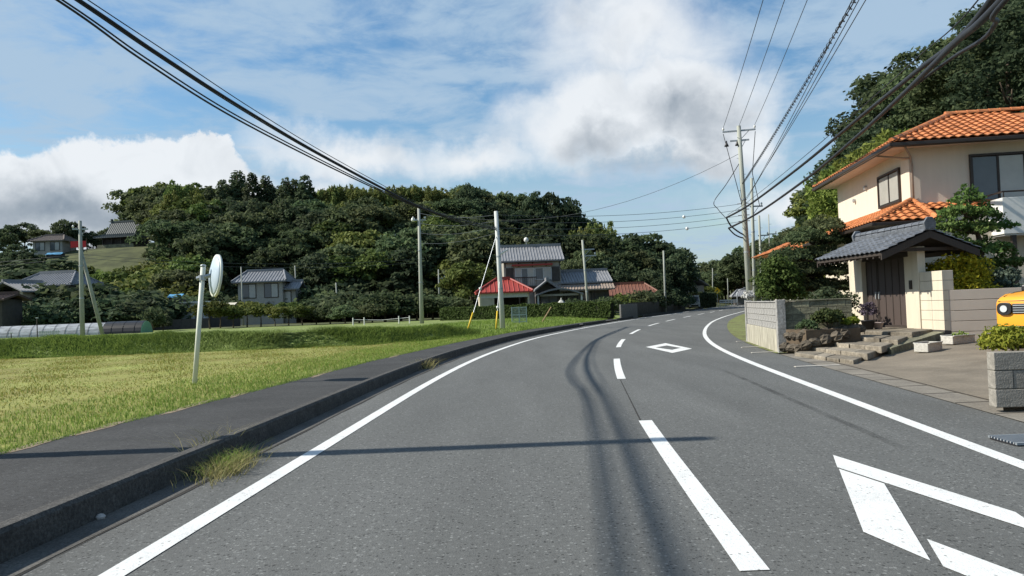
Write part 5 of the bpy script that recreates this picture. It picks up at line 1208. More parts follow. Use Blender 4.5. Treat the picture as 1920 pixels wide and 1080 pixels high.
# two-storey farmhouse behind the hedge
hx, hy, _ = at(998, 575, 80); hz0 = gz(hx, hy)
H2 = thing('farmhouse', 'two-storey farmhouse with pale grey tiled roof and arched porch behind the clipped hedge', 'house', (hx, hy + 3, hz0), R(3))
e2 = at(998, 488, 80)[2] - hz0; r2 = at(998, 461, 82)[2] - hz0
MB().box(-2.95, 2.95, -2.8, 2.8, -.3, e2 + .1).build('wall', OLDWALL, H2); up = ribbed_roof(5.9, 5.6, e2, r2 - e2, .38, TILE_FAR, H2, 'roof', 0, .30)
MB().box(-3.2, 3.2, -3.12, -3.06, e2 - .22, e2 - .02).build('fascia', DARKWOOD, up)
MB().tube([(-.3, 0, r2 - e2 + e2 + .2), (-.3, 0, e2 + r2 - e2 + .55)], .03, 6).build('antenna_mast', STEEL, H2); MB().lathe([(.03, -.28), (.2, -.18), (.26, 0), (.2, .18), (.03, .28)], 12, (-.3, 0, r2 + .75)).build('antenna_dome', WHITE, H2, True)
zl = lambda py, Y=80: at(998, py, Y)[2] - hz0
MB().box(-2.1, 2.1, -3.3, -2.79, zl(498), zl(495)).build('window_hood', TILE_RED, H2)
win(H2, -1.75, .15, -2.82, zl(534), zl(503), 3, [CURTAIN, DGLASS, CURTAIN]); win(H2, .3, 1.95, -2.82, zl(524), zl(503), 2, [DGLASS, CURTAIN])
for (a, b) in ((-2.75, -1.95), (2.05, 2.85)): MB().box(a, b, -2.95, -2.79, zl(528), zl(501)).build('shutter_box', DKWALL, H2)
for k in range(5): MB().box(-2.85 + k * 1.42, -2.75 + k * 1.42, -2.84, -2.79, zl(500), zl(489)).build('timber', DARKWOOD, H2)
brail = MB().box(-1.9, .4, -3.35, -3.30, zl(521), zl(519)).build('balcony_rail', BRONZE, H2)
for k in range(12): MB().box(-1.9 + k * .205, -1.87 + k * .205, -3.34, -3.31, zl(537), zl(520)).build('baluster', BRONZE, brail)
MB().box(-2.0, .5, -3.4, -2.79, zl(539), zl(536)).build('balcony_floor', BRONZE, brail)
# right wing
wing = MB().box(2.9, 8.0, -2.4, 3.0, -.3, zl(531)).build('side_wing', OLDWALL, H2)
wr = ribbed_roof(5.0, 5.6, zl(532), zl(511, 82) - zl(532), .35, TILE_FAR, wing, 'roof', 0, .30); wr.location = (5.5, .3, 0)
sk = ribbed_roof(5.3, 1.6, zl(546), .5, .2, mat('tan_tile', (.26, .21, .17), .6, .12), wing, 'lower_roof', 0, .30, False); sk.location = (5.5, -2.9, 0)
for k in range(4): MB().box(3.3 + k * 1.45, 3.42 + k * 1.45, -3.6, -3.48, -.2, zl(547)).build('post', DARKWOOD, wing)
MB().box(3.2, 7.9, -2.46, -2.41, .1, zl(550)).build('sliding_door', DGLASS, wing)
# porch with gable and curved canopy
por = MB().box(.1, 2.6, -4.6, -2.7, -.3, zl(548)).build('porch', DKWALL, H2)
pg = ribbed_roof(1.9, 2.1, zl(543, 76), .95, .25, TILE_FAR, por, 'porch_roof', 0, .28); pg.rotation_euler = (0, 0, PI / 2); pg.location = (1.3, -4.0, 0)
cp = MB(); pts = []
for k in range(15):
    t = -1 + 2 * k / 14; pts.append((2.45 + t * 2.4, zl(551, 75) + .55 * (1 - t * t) ** 1.2 - .08 * abs(t)))
cp.prism(pts + [(x, z - .16) for x, z in pts[::-1]], 'y', -5.6, -4.3); cp.build('arched_canopy', TILE_FAR, por)
for xx in (.2, 4.6): MB().box(xx, xx + .16, -5.4, -5.24, -.2, zl(551, 75)).build('porch_post', WHITE, por)
MB().box(.5, 4.4, -5.2, -5.1, zl(556, 75), zl(552, 75)).build('porch_beam', OLDWALL, por)
win(H2, .6, 2.3, -4.62, .1, 1.9, 2, DGLASS, DARKWOOD, 'entrance_door')
# red roofed garage
gx0, gy0, _ = at(944, 575, 73); gz0 = gz(gx0, 76)
RG = thing('red_roof_garage', 'red metal hipped roof garage with a dark open front left of the farmhouse', 'garage', (gx0, gy0 + 2.4, .25), R(4))
eg = at(944, 547, 73)[2] - .25; rg = at(944, 524, 75.4)[2] - .25
ribbed_roof(4.7, 4.0, eg, rg - eg, .35, TILE_RED, RG, 'roof', 2.0, .45)
MB().box(-2.4, -2.25, -2, 2, -.3, eg).build('side_wall', CREAM, RG); MB().box(2.2, 2.35, -2, 2, -.3, eg).build('side_wall', OLDWALL, RG); MB().box(-2.25, 2.2, 1.9, 2.0, -.3, eg).build('back_wall', DKWALL, RG)
MB().box(-2.25, 2.2, -2.0, -1.92, eg - .55, eg).build('front_fascia', mat('pale_fascia', (.42, .45, .47), .6), RG); MB().box(-2.25, -1.0, -2.0, -1.92, -.2, eg - .56).build('front_panel', OLDWALL, RG); MB().box(1.35, 1.47, -1.98, -1.86, -.2, eg - .55).build('post', BRONZE, RG)
MB().box(-2.2, 2.2, -1.9, 1.9, -.1, .03).build('floor_slab', BLOCK, RG)
# brown roof house right of the farmhouse
bx_, by_, _ = at(1178, 575, 92)
BH = thing('brown_roof_house', 'low house with rusty brown roof half hidden by garden trees', 'house', (bx_, by_, gz(bx_, by_)), R(-4))
eb = at(1178, 553, 90)[2] - gz(bx_, by_); MB().box(-3.2, 3.2, -2.4, 2.4, -.3, eb).build('wall', DKWALL, BH); ribbed_roof(6.2, 4.6, eb, 1.3, .5, TILE_BR, BH, 'roof', 1.6, .4); win(BH, -1.6, 1.6, -2.42, .3, 1.7, 3, DGLASS, DARKWOOD)
# left side farmhouse
def farm(px, pyb, Y, w, d, eave_py, ridge_py, label, rz=0., hip=1.4, wall=OLDWALL, tile=TILE_FAR, nwin=2, gable=True, z=None):
    x, y, _ = at(px, pyb, Y); z0 = gz(x, y + d / 2) if z is None else z; t = thing('farmhouse', label, 'house', (x, y + d / 2, z0 - .1), rz)
    e = at(px, eave_py, Y)[2] - z0; r = at(px, ridge_py, Y + d / 2)[2] - z0
    MB().box(-w / 2, w / 2, -d / 2, d / 2, -.6, e).build('wall', wall, t); ro = ribbed_roof(w, d, e, max(.5, r - e), .6, tile, t, 'roof', hip, .35)
    if nwin:
        for k in range(nwin):
            a = -w / 2 + w * (k + .2) / nwin; win(t, a, a + w / nwin * .6, -d / 2 - .01, max(.3, e - 2.0), e - .35, 2, [DGLASS, CURTAIN], DARKWOOD)
    return t
farm(487, 556, 95, 5.4, 5, 526, 507, 'grey tiled farmhouse with white plaster walls behind the orchard row', R(2), 1.0, mat('white_plaster', (.36, .34, .30), .9, .15))
f2 = farm(532, 556, 96, 2.8, 3.2, 540, 527, 'small grey lean-to roof beside the left farmhouse', R(2), 0, OLDWALL, TILE_FAR, 1)
farm(85, 560, 88, 6.5, 5, 533, 511, 'grey tiled house with pale gable near the dark shed', R(-6), 1.6, OLDWALL)
farm(18, 560, 84, 3.4, 4.5, 545, 528, 'small house with white-edged gable roof left of the pale gable house', R(70), 0, mat('cream_old', (.4, .35, .26), .9), TILE_FAR, 0)
farm(-22, 600, 72, 2.6, 3, 560, 552, 'dark timber shed at the far end of the field', R(0), 0, DKWALL, mat('rusty_roof', (.09, .06, .05), .7), 0)
farm(88, 470, 140, 5.2, 5, 450, 441, 'low house with brown-grey roof up on the terrace near the temple hall', R(3), 1.5, OLDWALL, mat('brown_grey_tile', (.17, .14, .12), .7), 2)
# temple hall on the terrace
tx, ty, tz = at(238, 466, 148); tz0 = gz(tx, ty)
ty += 0
TH = thing('temple_hall', 'old temple hall with steep dark grey roof on the terrace by the forest', 'temple', (tx, ty, tz0), R(-8))
TH.scale = (1.15, 1.15, 1.0)
et = at(238, 446, 148)[2] - tz0; rt = at(238, 416, 148)[2] - tz0
MB().box(-2.5, 2.5, -2.3, 2.3, -.6, et).build('wall', DARKWOOD, TH); MB().box(-3.2, 3.2, -3, 3, -.6, .25).build('veranda', BLOCKD, TH)
GT = mat('green_grey_tile', (.07, .085, .085), .55, .12)
low_ = ribbed_roof(5.0, 4.6, et - .1, (rt - et) * .42, 1.1, GT, TH, 'lower_roof', 1.5, .35, False); ur = ribbed_roof(5.0, 3.0, et + (rt - et) * .22, (rt - et) * .78, .15, GT, TH, 'upper_roof', 0, .35)
MB().prism([(-1.5, et + .2), (1.5, et + .2), (0, rt - .2)], 'x', -2.45, 2.45).build('gable', DARKWOOD, ur)
for s in (-1, 1): MB().box(s * 2.6 - .12, s * 2.6 + .12, -.2, .2, rt, rt + .7).build('ridge_ornament', GT, ur, bevel=.05)
for k in range(4): MB().box(-2.4 + k * 1.6 - .1, -2.4 + k * 1.6 + .1, -2.75, -2.55, .2, et).build('column', DARKWOOD, TH)
# banner, tarps, sheds
x, y, z = at(148, 465, 140); zb = gz(x, y)
bn = thing('red_banner', 'red cloth banner on posts at the terrace edge beside the temple hall', 'banner', (x, y, zb)); 
MB().box(-1.5, 1.3, -.03, .03, at(148, 464, 140)[2] - zb, at(148, 452, 140)[2] - zb).build('cloth', mat('red_cloth', (.55, .04, .04), .8, .1), bn)
for s in (-1.6, 1.4): MB().tube([(s, 0, -.2), (s, 0, at(148, 447, 140)[2] - zb)], .05, 6).build('post', DARKWOOD, bn)
BLUE = mat('blue_tarp', (.10, .30, .50), .5, .1)
def tarp(px, py, Y, w, d, label, m=BLUE, h=.5):
    x, y, z = at(px, py, Y); zb = gz(x, y) if Y > 77 else .28; t = thing('tarp_cover', label, 'tarp', (x, y, zb)); zt = max(z - zb, .4); mm = MB(); n = 8; V = []
    for j in range(3):
        for i in range(n + 1): V.append((-w / 2 + w * i / n, -d / 2 + d * j / 2, zt + (.12 if j == 1 else 0) + rnd.uniform(-.05, .05) - (0 if j else .25)))
    V += [(a, b, c - .05) for a, b, c in V]; k = 3 * (n + 1)
    Fc = [(j * (n + 1) + i, j * (n + 1) + i + 1, (j + 1) * (n + 1) + i + 1, (j + 1) * (n + 1) + i) for j in range(2) for i in range(n)]; mm.add(V, Fc + [tuple(q + k for q in f[::-1]) for f in Fc]); mm.build('sheet', m, t, True)
    MB().box(-w / 2 + .1, w / 2 - .1, -d / 2 + .15, d / 2 - .1, -.3, zt - .12).build('stack', DKWALL, t); return t
tarp(104, 475, 137, 2.8, 1.6, 'bright blue tarp over a stack on the terrace below the house'); tarp(332, 553, 88, 1.6, 1.6, 'light blue sheet roof over a store by the white shed')
tarp(418, 570, 86, 3.2, 2.4, 'pale canvas sheet over a store behind the orchard row', mat('pale_canvas', (.5, .47, .38), .8, .05))
x, y, _ = at(362, 598, 84); ws = thing('white_shed', 'small white flat-roofed shed behind the dark wall', 'shed', (x, y + 1.4, gz(x, y) - .1)); zt = at(362, 566, 84)[2] - gz(x, y)
MB().box(-1.3, 1.3, -1.3, 1.3, -.3, zt).build('wall', mat('shed_white', (.5, .53, .55), .7, .05), ws); MB().box(-1.5, 1.9, -1.55, 1.5, zt, zt + .14).build('roof', WHITE, ws); win(ws, .2, 1.1, -1.31, .8, 1.7, 2, DGLASS)
x0 = at(290, 612, 80)[0]; x1 = at(392, 612, 80)[0]; dwl = thing('dark_wall', 'dark low wall in front of the white shed', 'wall', (x0, 80, gz(x0, 80) - .1)); zt = at(330, 597, 80)[2] - gz(x0, 80)
for k in range(6): MB().box((x1 - x0) * k / 6 + .01, (x1 - x0) * (k + 1) / 6 - .01, 0, .12, -.2, zt).build('panel', DKWALL, dwl)
# net tunnel with green end
xa, ya, _ = at(268, 622, 66); xb = at(-30, 622, 66)[0]; rr = at(268, 600, 66)[2] - .30
tn = thing('net_tunnel', 'long low growing tunnel under grey netting with a green round end', 'tunnel', (xa, ya, .25)); n = 12; V = []
ex = [(math.cos(PI * i / n) * rr * .95, math.sin(PI * i / n) * rr) for i in range(n + 1)]; L_ = xa - xb
MB().prism(ex, 'x', -L_ * .22, .3).build('dark_cover', BLACKPL, tn); MB().prism([(a * .97, b * .97) for a, b in ex], 'x', .28, .36).build('green_end', mat('green_sheet', (.17, .34, .22), .7, .08), tn)
MB().prism([(a, b * .96) for a, b in ex], 'x', -L_, -L_ * .22).build('net_cover', mat('grey_net', (.27, .29, .31), .85, .45, 2.5, .3, 8, streak=(.5, 1, 3)), tn)
for k in range(14): MB().tube([(-L_ * k / 14 - .3, a * 1.02, b * 1.0) for a, b in ex], .014, 5).build('hoop', BLACKPL, tn, True)
xf, yf, _ = at(92, 628, 60); fe = thing('slat_fence', 'short white slatted fence in front of the net tunnel', 'fence', (xf, yf, .25))
for k in range(10): MB().box(-.75 + k * .16, -.66 + k * .16, -.02, .02, -.1, .62).build('slat', mat('old_white', (.5, .5, .47), .8, .2), fe)
for z in (.18, .48): MB().box(-.8, .85, .02, .05, z, z + .06).build('rail', mat('old_white', (.5, .5, .47)), fe)
for px, h, lb in ((21, .55, 'small wooden stake with pale cap near the net tunnel'), (70, 1.6, 'thin dark post in front of the slatted fence')):
    x, y, _ = at(px, 630, 58); o = thing('field_stake', lb, 'stake', (x, y, .25)); MB().tube([(0, 0, -.2), (0, 0, h)], .035, 6).build('post', DARKWOOD, o); MB().box(-.08, .08, -.05, .05, h, h + .06).build('cap', WHITE, o)
xc, yc, _ = at(130, 634, 56); cr = thing('crate', 'pale green plastic crate at the foot of the braced pole', 'crate', (xc, yc, .27)); PG = mat('pale_green_plastic', (.35, .5, .36), .5, .05)
MB().box(-.45, .45, -.25, .25, 0, .05).build('base', PG, cr)
for s in (-1, 1): MB().box(-.45, .45, s * .25 - .02, s * .25 + .02, .0, .32).build('side', PG, cr); MB().box(s * .45 - .02, s * .45 + .02, -.23, .23, 0, .32).build('end', PG, cr)
# white painted stakes with rope
sk_ = [at(px, 604, 62) for px in (662, 683, 748, 768)]
rf_ = thing('rope_fence', 'white stakes joined by rope in front of the shrubs left of the field pole', 'fence', (sk_[0][0], 62, .3))
for p in sk_: MB().tube([(p[0] - sk_[0][0], 0, -.2), (p[0] - sk_[0][0], 0, .65)], .05, 6).build('stake', WHITE, rf_)
MB().tube([(0, 0, .5), ((sk_[3][0] - sk_[0][0]) * .5, 0, .38), (sk_[3][0] - sk_[0][0], 0, .5)], .02, 5).build('rope', WHITE, rf_)

# clipped hedge in front of the farmhouse
def hedge(name, label, P, Q, h, th, m, dens=420, ls=.07, z0=0.2):
    P, Q = np.array(P), np.array(Q); Lh, a = wall_frame(P, Q); t = thing(name, label, 'hedge', (P[0], P[1], z0), a); g = np.random.default_rng(int(abs(P[0] * 31)) + 3)
    n = int(Lh * (2 * h + th) * dens); f = g.random(n) * (2 * h + th); x = g.uniform(0, Lh, n)
    y = np.where(f < h, 0, np.where(f < h + th, f - h, th)); z = np.where(f < h, f, np.where(f < h + th, h, f - h - th)); nn = np.stack([0 * x, np.where(f < h, -1, np.where(f < h + th, 0, 1)), np.where((f >= h) & (f < h + th), 1, 0.2)], 1)
    bump_ = .05 * np.sin(x * 2.3) + .03 * np.sin(x * 6.1 + z * 4)
    Cn = np.stack([x, y, z], 1) + nn * bump_[:, None] + g.normal(0, .035, (n, 3)); V, Fq = quads(Cn, nn + g.normal(0, .55, (n, 3)), ls, g)
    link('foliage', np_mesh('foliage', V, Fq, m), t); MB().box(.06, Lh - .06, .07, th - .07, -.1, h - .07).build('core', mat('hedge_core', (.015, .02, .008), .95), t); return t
HA, HB = at(826, 605, 69)[:2], at(1146, 600, 59.5)[:2]
hedge('clipped_hedge', 'long flat-topped clipped hedge in front of the farmhouse', HA, HB, 1.18, .7, leaf('leaf_hedge', (.03, .055, .014), (.085, .125, .035), obj_var=0), 330, .085, .25)
# mesh panel, leaning stake
x, y, _ = at(974, 606, 50); mpn = thing('mesh_panel', 'pale blue-grey wire mesh gate panel standing before the hedge', 'panel', (x, y, fz(x, y)), R(6)); bm = mat('blue_grey_paint', (.34, .42, .44), .6, .06)
for (a, b, c, d) in ((-.5, -.45, 0, 1.05), (.45, .5, 0, 1.05), (-.02, .02, 0, 1.0)): MB().box(a, b, -.02, .02, c - .15, d).build('upright', bm, mpn)
for z in (.05, .52, 1.0): MB().box(-.48, .48, -.015, .015, z, z + .04).build('rail', bm, mpn)
for k in range(14): MB().box(-.44 + k * .068, -.428 + k * .068, -.006, .006, .05, 1.0).build('mesh_wire', bm, mpn)
for k in range(10): MB().box(-.46, .46, -.008, -.002, .1 + k * .095, .112 + k * .095).build('mesh_wire', bm, mpn)
x, y, _ = at(1014, 604, 53); ls_ = thing('leaning_stake', 'brown wooden stake leaning before the hedge', 'stake', (x, y, fz(x, y))); MB().tube([(0, 0, -.15), (.75, 0, .98)], .05, 6).build('stake', mat('stake_wood', (.32, .23, .13), .8, .2), ls_)
x, y, _ = at(1053, 580, 70); sl_n = thing('stone_lantern', 'pale stone lantern rising above the clipped hedge', 'lantern', (x, y, .3)); GS = mat('pale_stone', (.42, .42, .38), .9, .15, 5)
MB().lathe([(.22, 0), (.2, .15), (.10, .25), (.09, .8), (.2, .95)], 8).build('pillar', GS, sl_n); MB().lathe([(.16, .95), (.16, 1.25)], 6).build('fire_box', GS, sl_n); MB().lathe([(.34, 1.25), (.12, 1.48), (.05, 1.52), (.07, 1.6), (.01, 1.7)], 6).build('cap', GS, sl_n)
# walls along the left of the road beyond the hedge
def roadside(y0, y1, off, z, h, label, m, pw=1.2, cat='wall'):
    t = thing('panel_wall', label, cat, (float(KX(y0)) - off, y0, z)); n = int((y1 - y0) / pw)
    for k in range(n):
        a = y0 + (y1 - y0) * k / n; b = y0 + (y1 - y0) * (k + 1) / n; xa, xb = float(KX(a)) - off, float(KX(b)) - off; ox, oy = t.location.x, y0
        MB().hexa([(xa - .14 - ox, a - oy + .01, -.3), (xa - ox, a - oy + .01, -.3), (xb - ox, b - oy - .01, -.3), (xb - .14 - ox, b - oy - .01, -.3), (xa - .14 - ox, a - oy + .01, h), (xa - ox, a - oy + .01, h), (xb - ox, b - oy - .01, h), (xb - .14 - ox, b - oy - .01, h)]).build('panel', m, t)
    return t
DB = mat('dark_block', (.075, .072, .065), .95, .3, 2)
roadside(66.5, 92, 1.0, .05, 1.25, 'dark mossy block wall along the road below the big trees', DB); x, y, _ = at(1187, 600, 62)
block_wall('block_wall', 'short grey block wall section at the driveway beside the clipped hedge', at(1165, 600, 61.5)[:2], at(1196, 598, 64)[:2], .0, 6, .2, .4, .14, mat('grey_block', (.20, .20, .19), .95, .2, 2))
roadside(93, 104, 1.6, .05, 1.9, 'tall dark stone wall at the corner of the big trees', DB)
hedge('dark_hedge', 'big dark rounded hedge beside the road beyond the white van', at(1312, 577, 122)[:2], at(1342, 574, 138)[:2], 2.3, 1.6, L_DARK, 60, .22, .1)
# white van
vx, vy, _ = at(1303, 577, 110); van = thing('white_van', 'small white van parked in a driveway beside the road beyond the big trees', 'van', (vx, vy, .1), R(-10))
MB().hexa([(-.73, -.1, .25), (.73, -.1, .25), (.73, 3.1, .25), (-.73, 3.1, .25), (-.73, 0, .95), (.73, 0, .95), (.73, 3.1, .95), (-.73, 3.1, .95)]).build('body', WHITE, van, bevel=.04); MB().hexa([(-.72, 0, .95), (.72, 0, .95), (.72, 3.1, .95), (-.72, 3.1, .95), (-.64, .5, 1.85), (.64, .5, 1.85), (.66, 3.05, 1.85), (-.66, 3.05, 1.85)]).build('cab', WHITE, van, bevel=.04)
MB().hexa([(-.62, -.02, 1.0), (.62, -.02, 1.0), (.62, .02, 1.0), (-.62, .02, 1.0), (-.57, .40, 1.7), (.57, .40, 1.7), (.57, .44, 1.7), (-.57, .44, 1.7)]).build('windscreen', DGLASS, van)
for s in (-1, 1):
    MB().box(s * .52 - .12, s * .52 + .12, -.12, .0, .6, .78).build('headlight', CERAM, van)
    for yy in (.5, 2.6): MB().tube([(s * .6, yy, .27), (s * .74, yy, .27)], .27, 16).build('wheel', BLACKPL, van)
MB().box(-.5, .5, -.13, -.05, .3, .5).build('bumper', BLACKPL, van)
# warning sign
wx_, wy_, _ = at(1346, 573, 150); sg = thing('warning_sign', 'yellow diamond warning sign on a grey post at the far road bend', 'sign', (wx_, wy_, .0)); zc = at(1346, 545, 150)[2]
MB().tube([(0, 0, -.2), (0, 0, zc + .2)], .05, 8).build('post', STEEL, sg); q = .62
MB().hexa([(0, -.07, zc - q), (q, -.07, zc), (q, -.05, zc), (0, -.05, zc - q), (-q, -.07, zc), (0, -.07, zc + q), (0, -.05, zc + q), (-q, -.05, zc)]) if False else None
MB().prism([(0, zc - q), (q, zc), (0, zc + q), (-q, zc)], 'y', -.08, -.05).build('plate', mat('sign_yellow', (.80, .48, .02), .5, .02), sg)
MB().prism([(-.05, zc - .25), (.05, zc - .25), (.05, zc + .02), (.14, zc + .02), (0, zc + .26), (-.14, zc + .02), (-.05, zc + .02)], 'y', -.086, -.079).build('symbol', BLACKPL, sg)
# lamp, guard rail, far houses
lx, ly, _ = at(1383, 577, 130); lmp = thing('street_lamp', 'curved steel street lamp at the far bend by the dark house', 'street lamp', (lx, ly, 0)); zt = at(1380, 543, 130)[2]
MB().tube([(0, 0, -.2), (0, 0, zt - .6), (.25, 0, zt - .1), (1.4, 0, zt + .25)], [.09, .08, .07, .05], 8).build('mast', STEEL, lmp, True); MB().box(1.2, 1.9, -.12, .12, zt + .18, zt + .32).build('lamp_head', ALU, lmp, bevel=.03)
ga_ = at(1350, 574, 140); gb_ = at(1384, 574, 140); gl = thing('guard_rail', 'pale guard rail along the far bend', 'guard rail', (ga_[0], 140, .05)); LG = gb_[0] - ga_[0]
for z in (.5, .85): MB().box(0, LG, -.04, .04, z, z + .22).build('rail', WHITE, gl)
for k in range(4): MB().tube([(LG * k / 3, .05, -.2), (LG * k / 3, .05, 1.05)], .06, 8).build('post', WHITE, gl)
farm(1418, 577, 150, 6.5, 6, 553, 542, 'dark-walled house with grey roof at the far bend behind the street lamp', R(-12), 1.2, DKWALL, TILE_FAR, 2)
farm(1283, 560, 125, 5, 6, 535, 516, 'house with steep grey roof slope half hidden behind the big trees', R(-60), 0, OLDWALL, TILE_FAR, 1)
# white flower sack on the wall corner
x, y, z = at(1404, 573, 24.3); fl = plant('white_flowers', 'white flowering plant at the end of the road wall below the tall pole', x, y, 1.15, shrub_crown(520, .22, .45, 12, 30, .05), leaf('petal_white', (.45, .45, .42), (.75, .75, .72), obj_var=.05), 'plant', (.3, .015))

# ------------------------------------------------------------------ trees and shrubs of the middle distance
def bush_proto():
    for s in range(3): PROTO.setdefault('bush', []).append((np_mesh('crown', *shrub_crown(600 + s, 1.6, 2.2, 26, 52, .15), L_BROAD), trunk_mesh(1.4, .08, 60 + s, 4, .7).mesh('trunk', BARK, True), 2.2))
    for s in range(2): PROTO.setdefault('bushdark', []).append((np_mesh('crown', *shrub_crown(610 + s, 1.6, 2.2, 26, 52, .15), L_DARK), trunk_mesh(1.4, .08, 64 + s, 4, .7).mesh('trunk', BARK, True), 2.2))
    for s in range(2): PROTO.setdefault('bushlight', []).append((np_mesh('crown', *shrub_crown(620 + s, 1.6, 2.2, 26, 52, .14), L_LIGHT), trunk_mesh(1.4, .08, 66 + s, 4, .7).mesh('trunk', BARK, True), 2.2))
    for s in range(2): PROTO.setdefault('orchard', []).append((np_mesh('crown', *broad_crown(630 + s, 1.5, 2.6, .42, 30, 50, .12), L_LIGHT), trunk_mesh(1.9, .07, 68 + s, 5, .8, .4).mesh('trunk', BARK, True), 2.6))
bush_proto()
def tree_px(kind, px, pyt, Y, label, group, w=1.0, zb=None, name=None, pyb=None):
    x, y, zt = at(px, pyt, Y); z0 = (gz(x, y) if Y > 77 or x > 0 else fz(x, y)) if zb is None else zb
    if zt - z0 < .5: zt = z0 + .5
    return tree(kind, x, y, zt - z0, label, group, w, z=z0, name=name or {'bush': 'shrub', 'bushdark': 'shrub', 'bushlight': 'shrub', 'orchard': 'orchard_tree'}.get(kind))
for k, px in enumerate([392, 412, 436, 462, 488, 515, 540, 566, 592, 618, 646, 672, 697]):
    tree_px('orchard' if k < 8 else 'bush', px, 566 + (k * 37 % 11), 72 + (k * 13 % 5), 'small orchard tree with bare trunk in the row at the field edge' if k < 8 else 'rounded shrub continuing the orchard row along the field', 'orchard row' if k < 8 else 'shrubs of the orchard row', 1.25)
G1 = ('light shrub on the slope between field and temple terrace', 'light shrubs below the terrace'); 
def belt(kd, px):
    z = 'by the houses near the braced pole' if px < 160 else 'between braced pole and white shed' if px < 380 else 'around the left farmhouse' if px < 600 else 'between left farmhouse and field pole' if px < 760 else 'behind the tall field pole'
    k = 'dark' if kd == 'bushdark' else 'mid green'; return k + ' shrub in the belt below the hill ' + z, k + ' shrubs ' + z
for px, py, Y, kd, w in [(150, 500, 118, 'bushlight', 1.2), (180, 512, 112, 'bushlight', 1.3), (215, 510, 112, 'bushlight', 1.2), (245, 500, 114, 'bushlight', 1.1), (278, 488, 116, 'bushlight', 1.1), (300, 500, 110, 'bushlight', 1.2), (205, 525, 104, 'bushlight', 1.3), (260, 520, 104, 'bushlight', 1.2), (320, 515, 104, 'bushlight', 1.1), (345, 525, 100, 'bushlight', 1.2), (225, 542, 95, 'bushlight', 1.0), (120, 520, 112, 'bushlight', 1.2)]:
    tree_px(kd, px, py, Y, *G1, w=w)
for k in range(46):
    px = 20 + k * 21 + rnd.uniform(-8, 8); Y = rnd.uniform(84, 98); py = rnd.uniform(545, 575) - (12 if px < 300 else 0)
    if 330 < px < 450 or 465 < px < 560 and Y < 95: Y = 99
    if 880 < px: continue
    kd = rnd.choice(['bushdark', 'bushdark', 'bush']); tree_px(kd, px, py, Y, *belt(kd, px), w=1.5)
for px, py, Y, kd, w in [(40, 520, 92, 'dark', .7), (60, 535, 86, 'dark', .7), (105, 555, 80, 'dark', .6), (115, 545, 84, 'dark', .6), (140, 560, 78, 'bushdark', 1.2), (285, 575, 68, 'bush', .7), (305, 590, 70, 'bushdark', 1.0), (95, 570, 76, 'bushdark', 1.3), (175, 545, 84, 'dark', .55), (200, 560, 80, 'bushdark', 1.5), (240, 560, 82, 'bushdark', 1.5), (265, 565, 80, 'bushdark', 1.4), (320, 570, 92, 'bushdark', 1.4)]:
    tree_px(kd, px, py, Y, *(('dark tree near the houses at the far left of the field', 'dark trees by the left houses') if kd == 'dark' else belt(kd, px)), w=w)
for px, py, Y, kd, w in [(20, 420, 150, 'dark', 1.0), (45, 414, 152, 'dark', 1.1), (72, 425, 150, 'broad', 1.0), (120, 408, 150, 'dark', .9), (140, 415, 151, 'dark', .9), (5, 430, 140, 'broad', 1.2), (100, 430, 152, 'broad', 1.0), (170, 432, 152, 'dark', 1.0), (192, 440, 152, 'broad', .9), (30, 455, 125, 'dark', 1.1), (60, 470, 122, 'dark', 1.0), (10, 480, 118, 'dark', 1.1), (95, 490, 118, 'bushdark', 1.8), (285, 470, 132, 'bush', 1.6), (-30, 440, 130, 'dark', 1.2), (155, 436, 157, 'dark', 1.1), (180, 440, 158, 'broad', 1.1), (205, 425, 160, 'dark', 1.1), (225, 420, 162, 'dark', 1.1), (130, 440, 158, 'broad', 1.0)]:
    tree_px(kd, px, py, Y, *((({'dark': 'very dark tree', 'broad': 'mid green tree'}.get(kd, 'low shrub')) + ' on the temple terrace ' + ('away from the temple past the low house' if px < 60 else 'beside the low brown-roofed house' if px < 125 else 'next to the temple hall'), {'dark': 'dark trees', 'broad': 'green trees'}.get(kd, 'shrubs') + ' of the terrace ' + ('past the low house' if px < 60 else 'by the low house' if px < 125 else 'by the temple'))), w)
tree_px('light', 880, 487, 84, 'bright green rounded tree left of the red-roofed garage', None, 1.1); tree_px('light', 862, 500, 86, 'yellowish green tree leaning beside the bright round tree', None, 1.0)
tree_px('dark', 905, 520, 83, 'dark twisted tree behind the red-roofed garage', None, .6)
for px, py, Y, w in [(720, 548, 76, 1.5), (750, 552, 78, 1.6), (780, 556, 77, 1.5), (810, 552, 79, 1.5), (835, 556, 78, 1.4), (860, 560, 78, 1.3)]:
    tree_px('bush', px, py, Y, 'loose green shrub between the field pole and the garage', 'shrubs left of the garage', w)
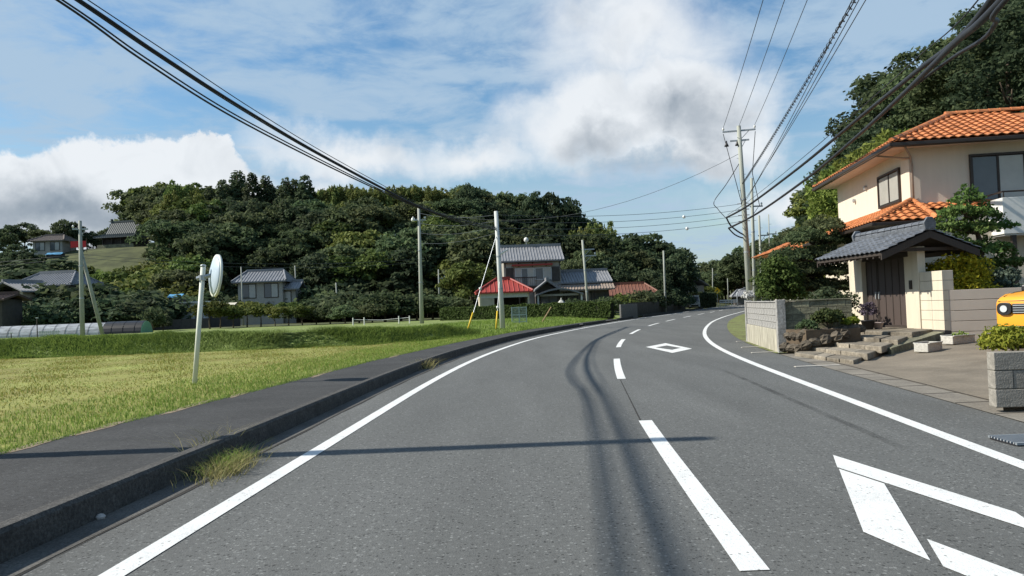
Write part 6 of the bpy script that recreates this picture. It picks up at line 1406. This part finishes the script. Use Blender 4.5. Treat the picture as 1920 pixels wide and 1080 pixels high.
for px, py, Y, kd, w in [(1150, 446, 108, 'broad', 1.1), (1175, 440, 112, 'dark', 1.1), (1205, 440, 114, 'broad', 1.1), (1235, 446, 112, 'dark', 1.1), (1258, 458, 110, 'dark', 1.0), (1272, 474, 106, 'dark', .9), (1120, 455, 104, 'broad', 1.1), (1100, 470, 98, 'broad', 1.0), (1140, 480, 98, 'dark', 1.0), (1165, 475, 100, 'broad', 1.1), (1195, 470, 101, 'broad', 1.1), (1225, 475, 101, 'dark', 1.1), (1252, 490, 98, 'dark', .9), (1085, 480, 94, 'broad', .9), (1160, 505, 94, 'dark', .9), (1215, 500, 94, 'dark', 1.0), (1240, 515, 92, 'dark', .9), (1268, 510, 101, 'dark', .8)]:
    tree_px(kd, px, py, Y, *((('very dark' if kd == 'dark' else 'mid green') + ' tree of the roadside grove ' + ('beside the plain bare pole' if px > 1215 else 'behind the brown-roofed house' if px > 1145 else 'behind the farmhouse side wing'), ('dark' if kd == 'dark' else 'green') + ' grove trees ' + ('by the bare pole' if px > 1215 else 'behind the brown roof' if px > 1145 else 'behind the side wing'))), w)
for px, py, Y, kd in [(1140, 556, 74, 'bush'), (1165, 552, 76, 'bushlight'), (1190, 548, 78, 'bush'), (1212, 545, 82, 'bushdark'), (1232, 545, 84, 'bushdark'), (1118, 562, 72, 'bush'), (1082, 566, 71, 'bushdark'), (1255, 540, 92, 'bushdark'), (1270, 545, 99, 'bushdark'), (1070, 562, 72, 'bush')]:
    tree_px(kd, px, py, Y, *(({'bush': 'mid green', 'bushlight': 'light green', 'bushdark': 'dark'}[kd] + ' garden shrub ' + ('behind the clipped hedge' if px < 1150 else 'behind the dark block wall'), {'bush': 'green', 'bushlight': 'light', 'bushdark': 'dark'}[kd] + ' garden shrubs ' + ('behind hedge' if px < 1150 else 'behind dark wall'))), 1.2)
for px, py, Y, kd in [(1290, 533, 132, 'bushlight'), (1304, 531, 140, 'bushlight'), (1318, 533, 158, 'bushlight'), (1330, 536, 162, 'bushlight')]:
    tree_px(kd, px, py, Y, 'yellowish roadside shrub beyond the white van', 'yellow shrubs beyond the van', 1.0)
for k in range(26):
    px = 1280 + k * 6.5; Y = rnd.uniform(175, 235); py = float(np.interp(px, [1280, 1300, 1330, 1345, 1400, 1450], [505, 498, 494, 480, 462, 460])) + rnd.uniform(0, 26)
    tree_px(rnd.choice(['broad', 'dark']), px, py, Y, 'tree of the distant wood closing the view beyond the bend', 'distant wood beyond the bend', 1.3)
# low growth along the front of the forest
for k in range(70):
    X = rnd.uniform(-78, 14); Yy = rnd.uniform(99, 112); px, _ = px_of(X, Yy, 3)
    if px < 300 or px > 1110: continue
    kd = rnd.choice(['bush', 'bushdark', 'bushdark']); t = tree(kd, X, Yy, rnd.uniform(3, 5.2), 'shrub of the thick undergrowth along the foot of the forest', 'forest edge undergrowth', 1.35, name='shrub')
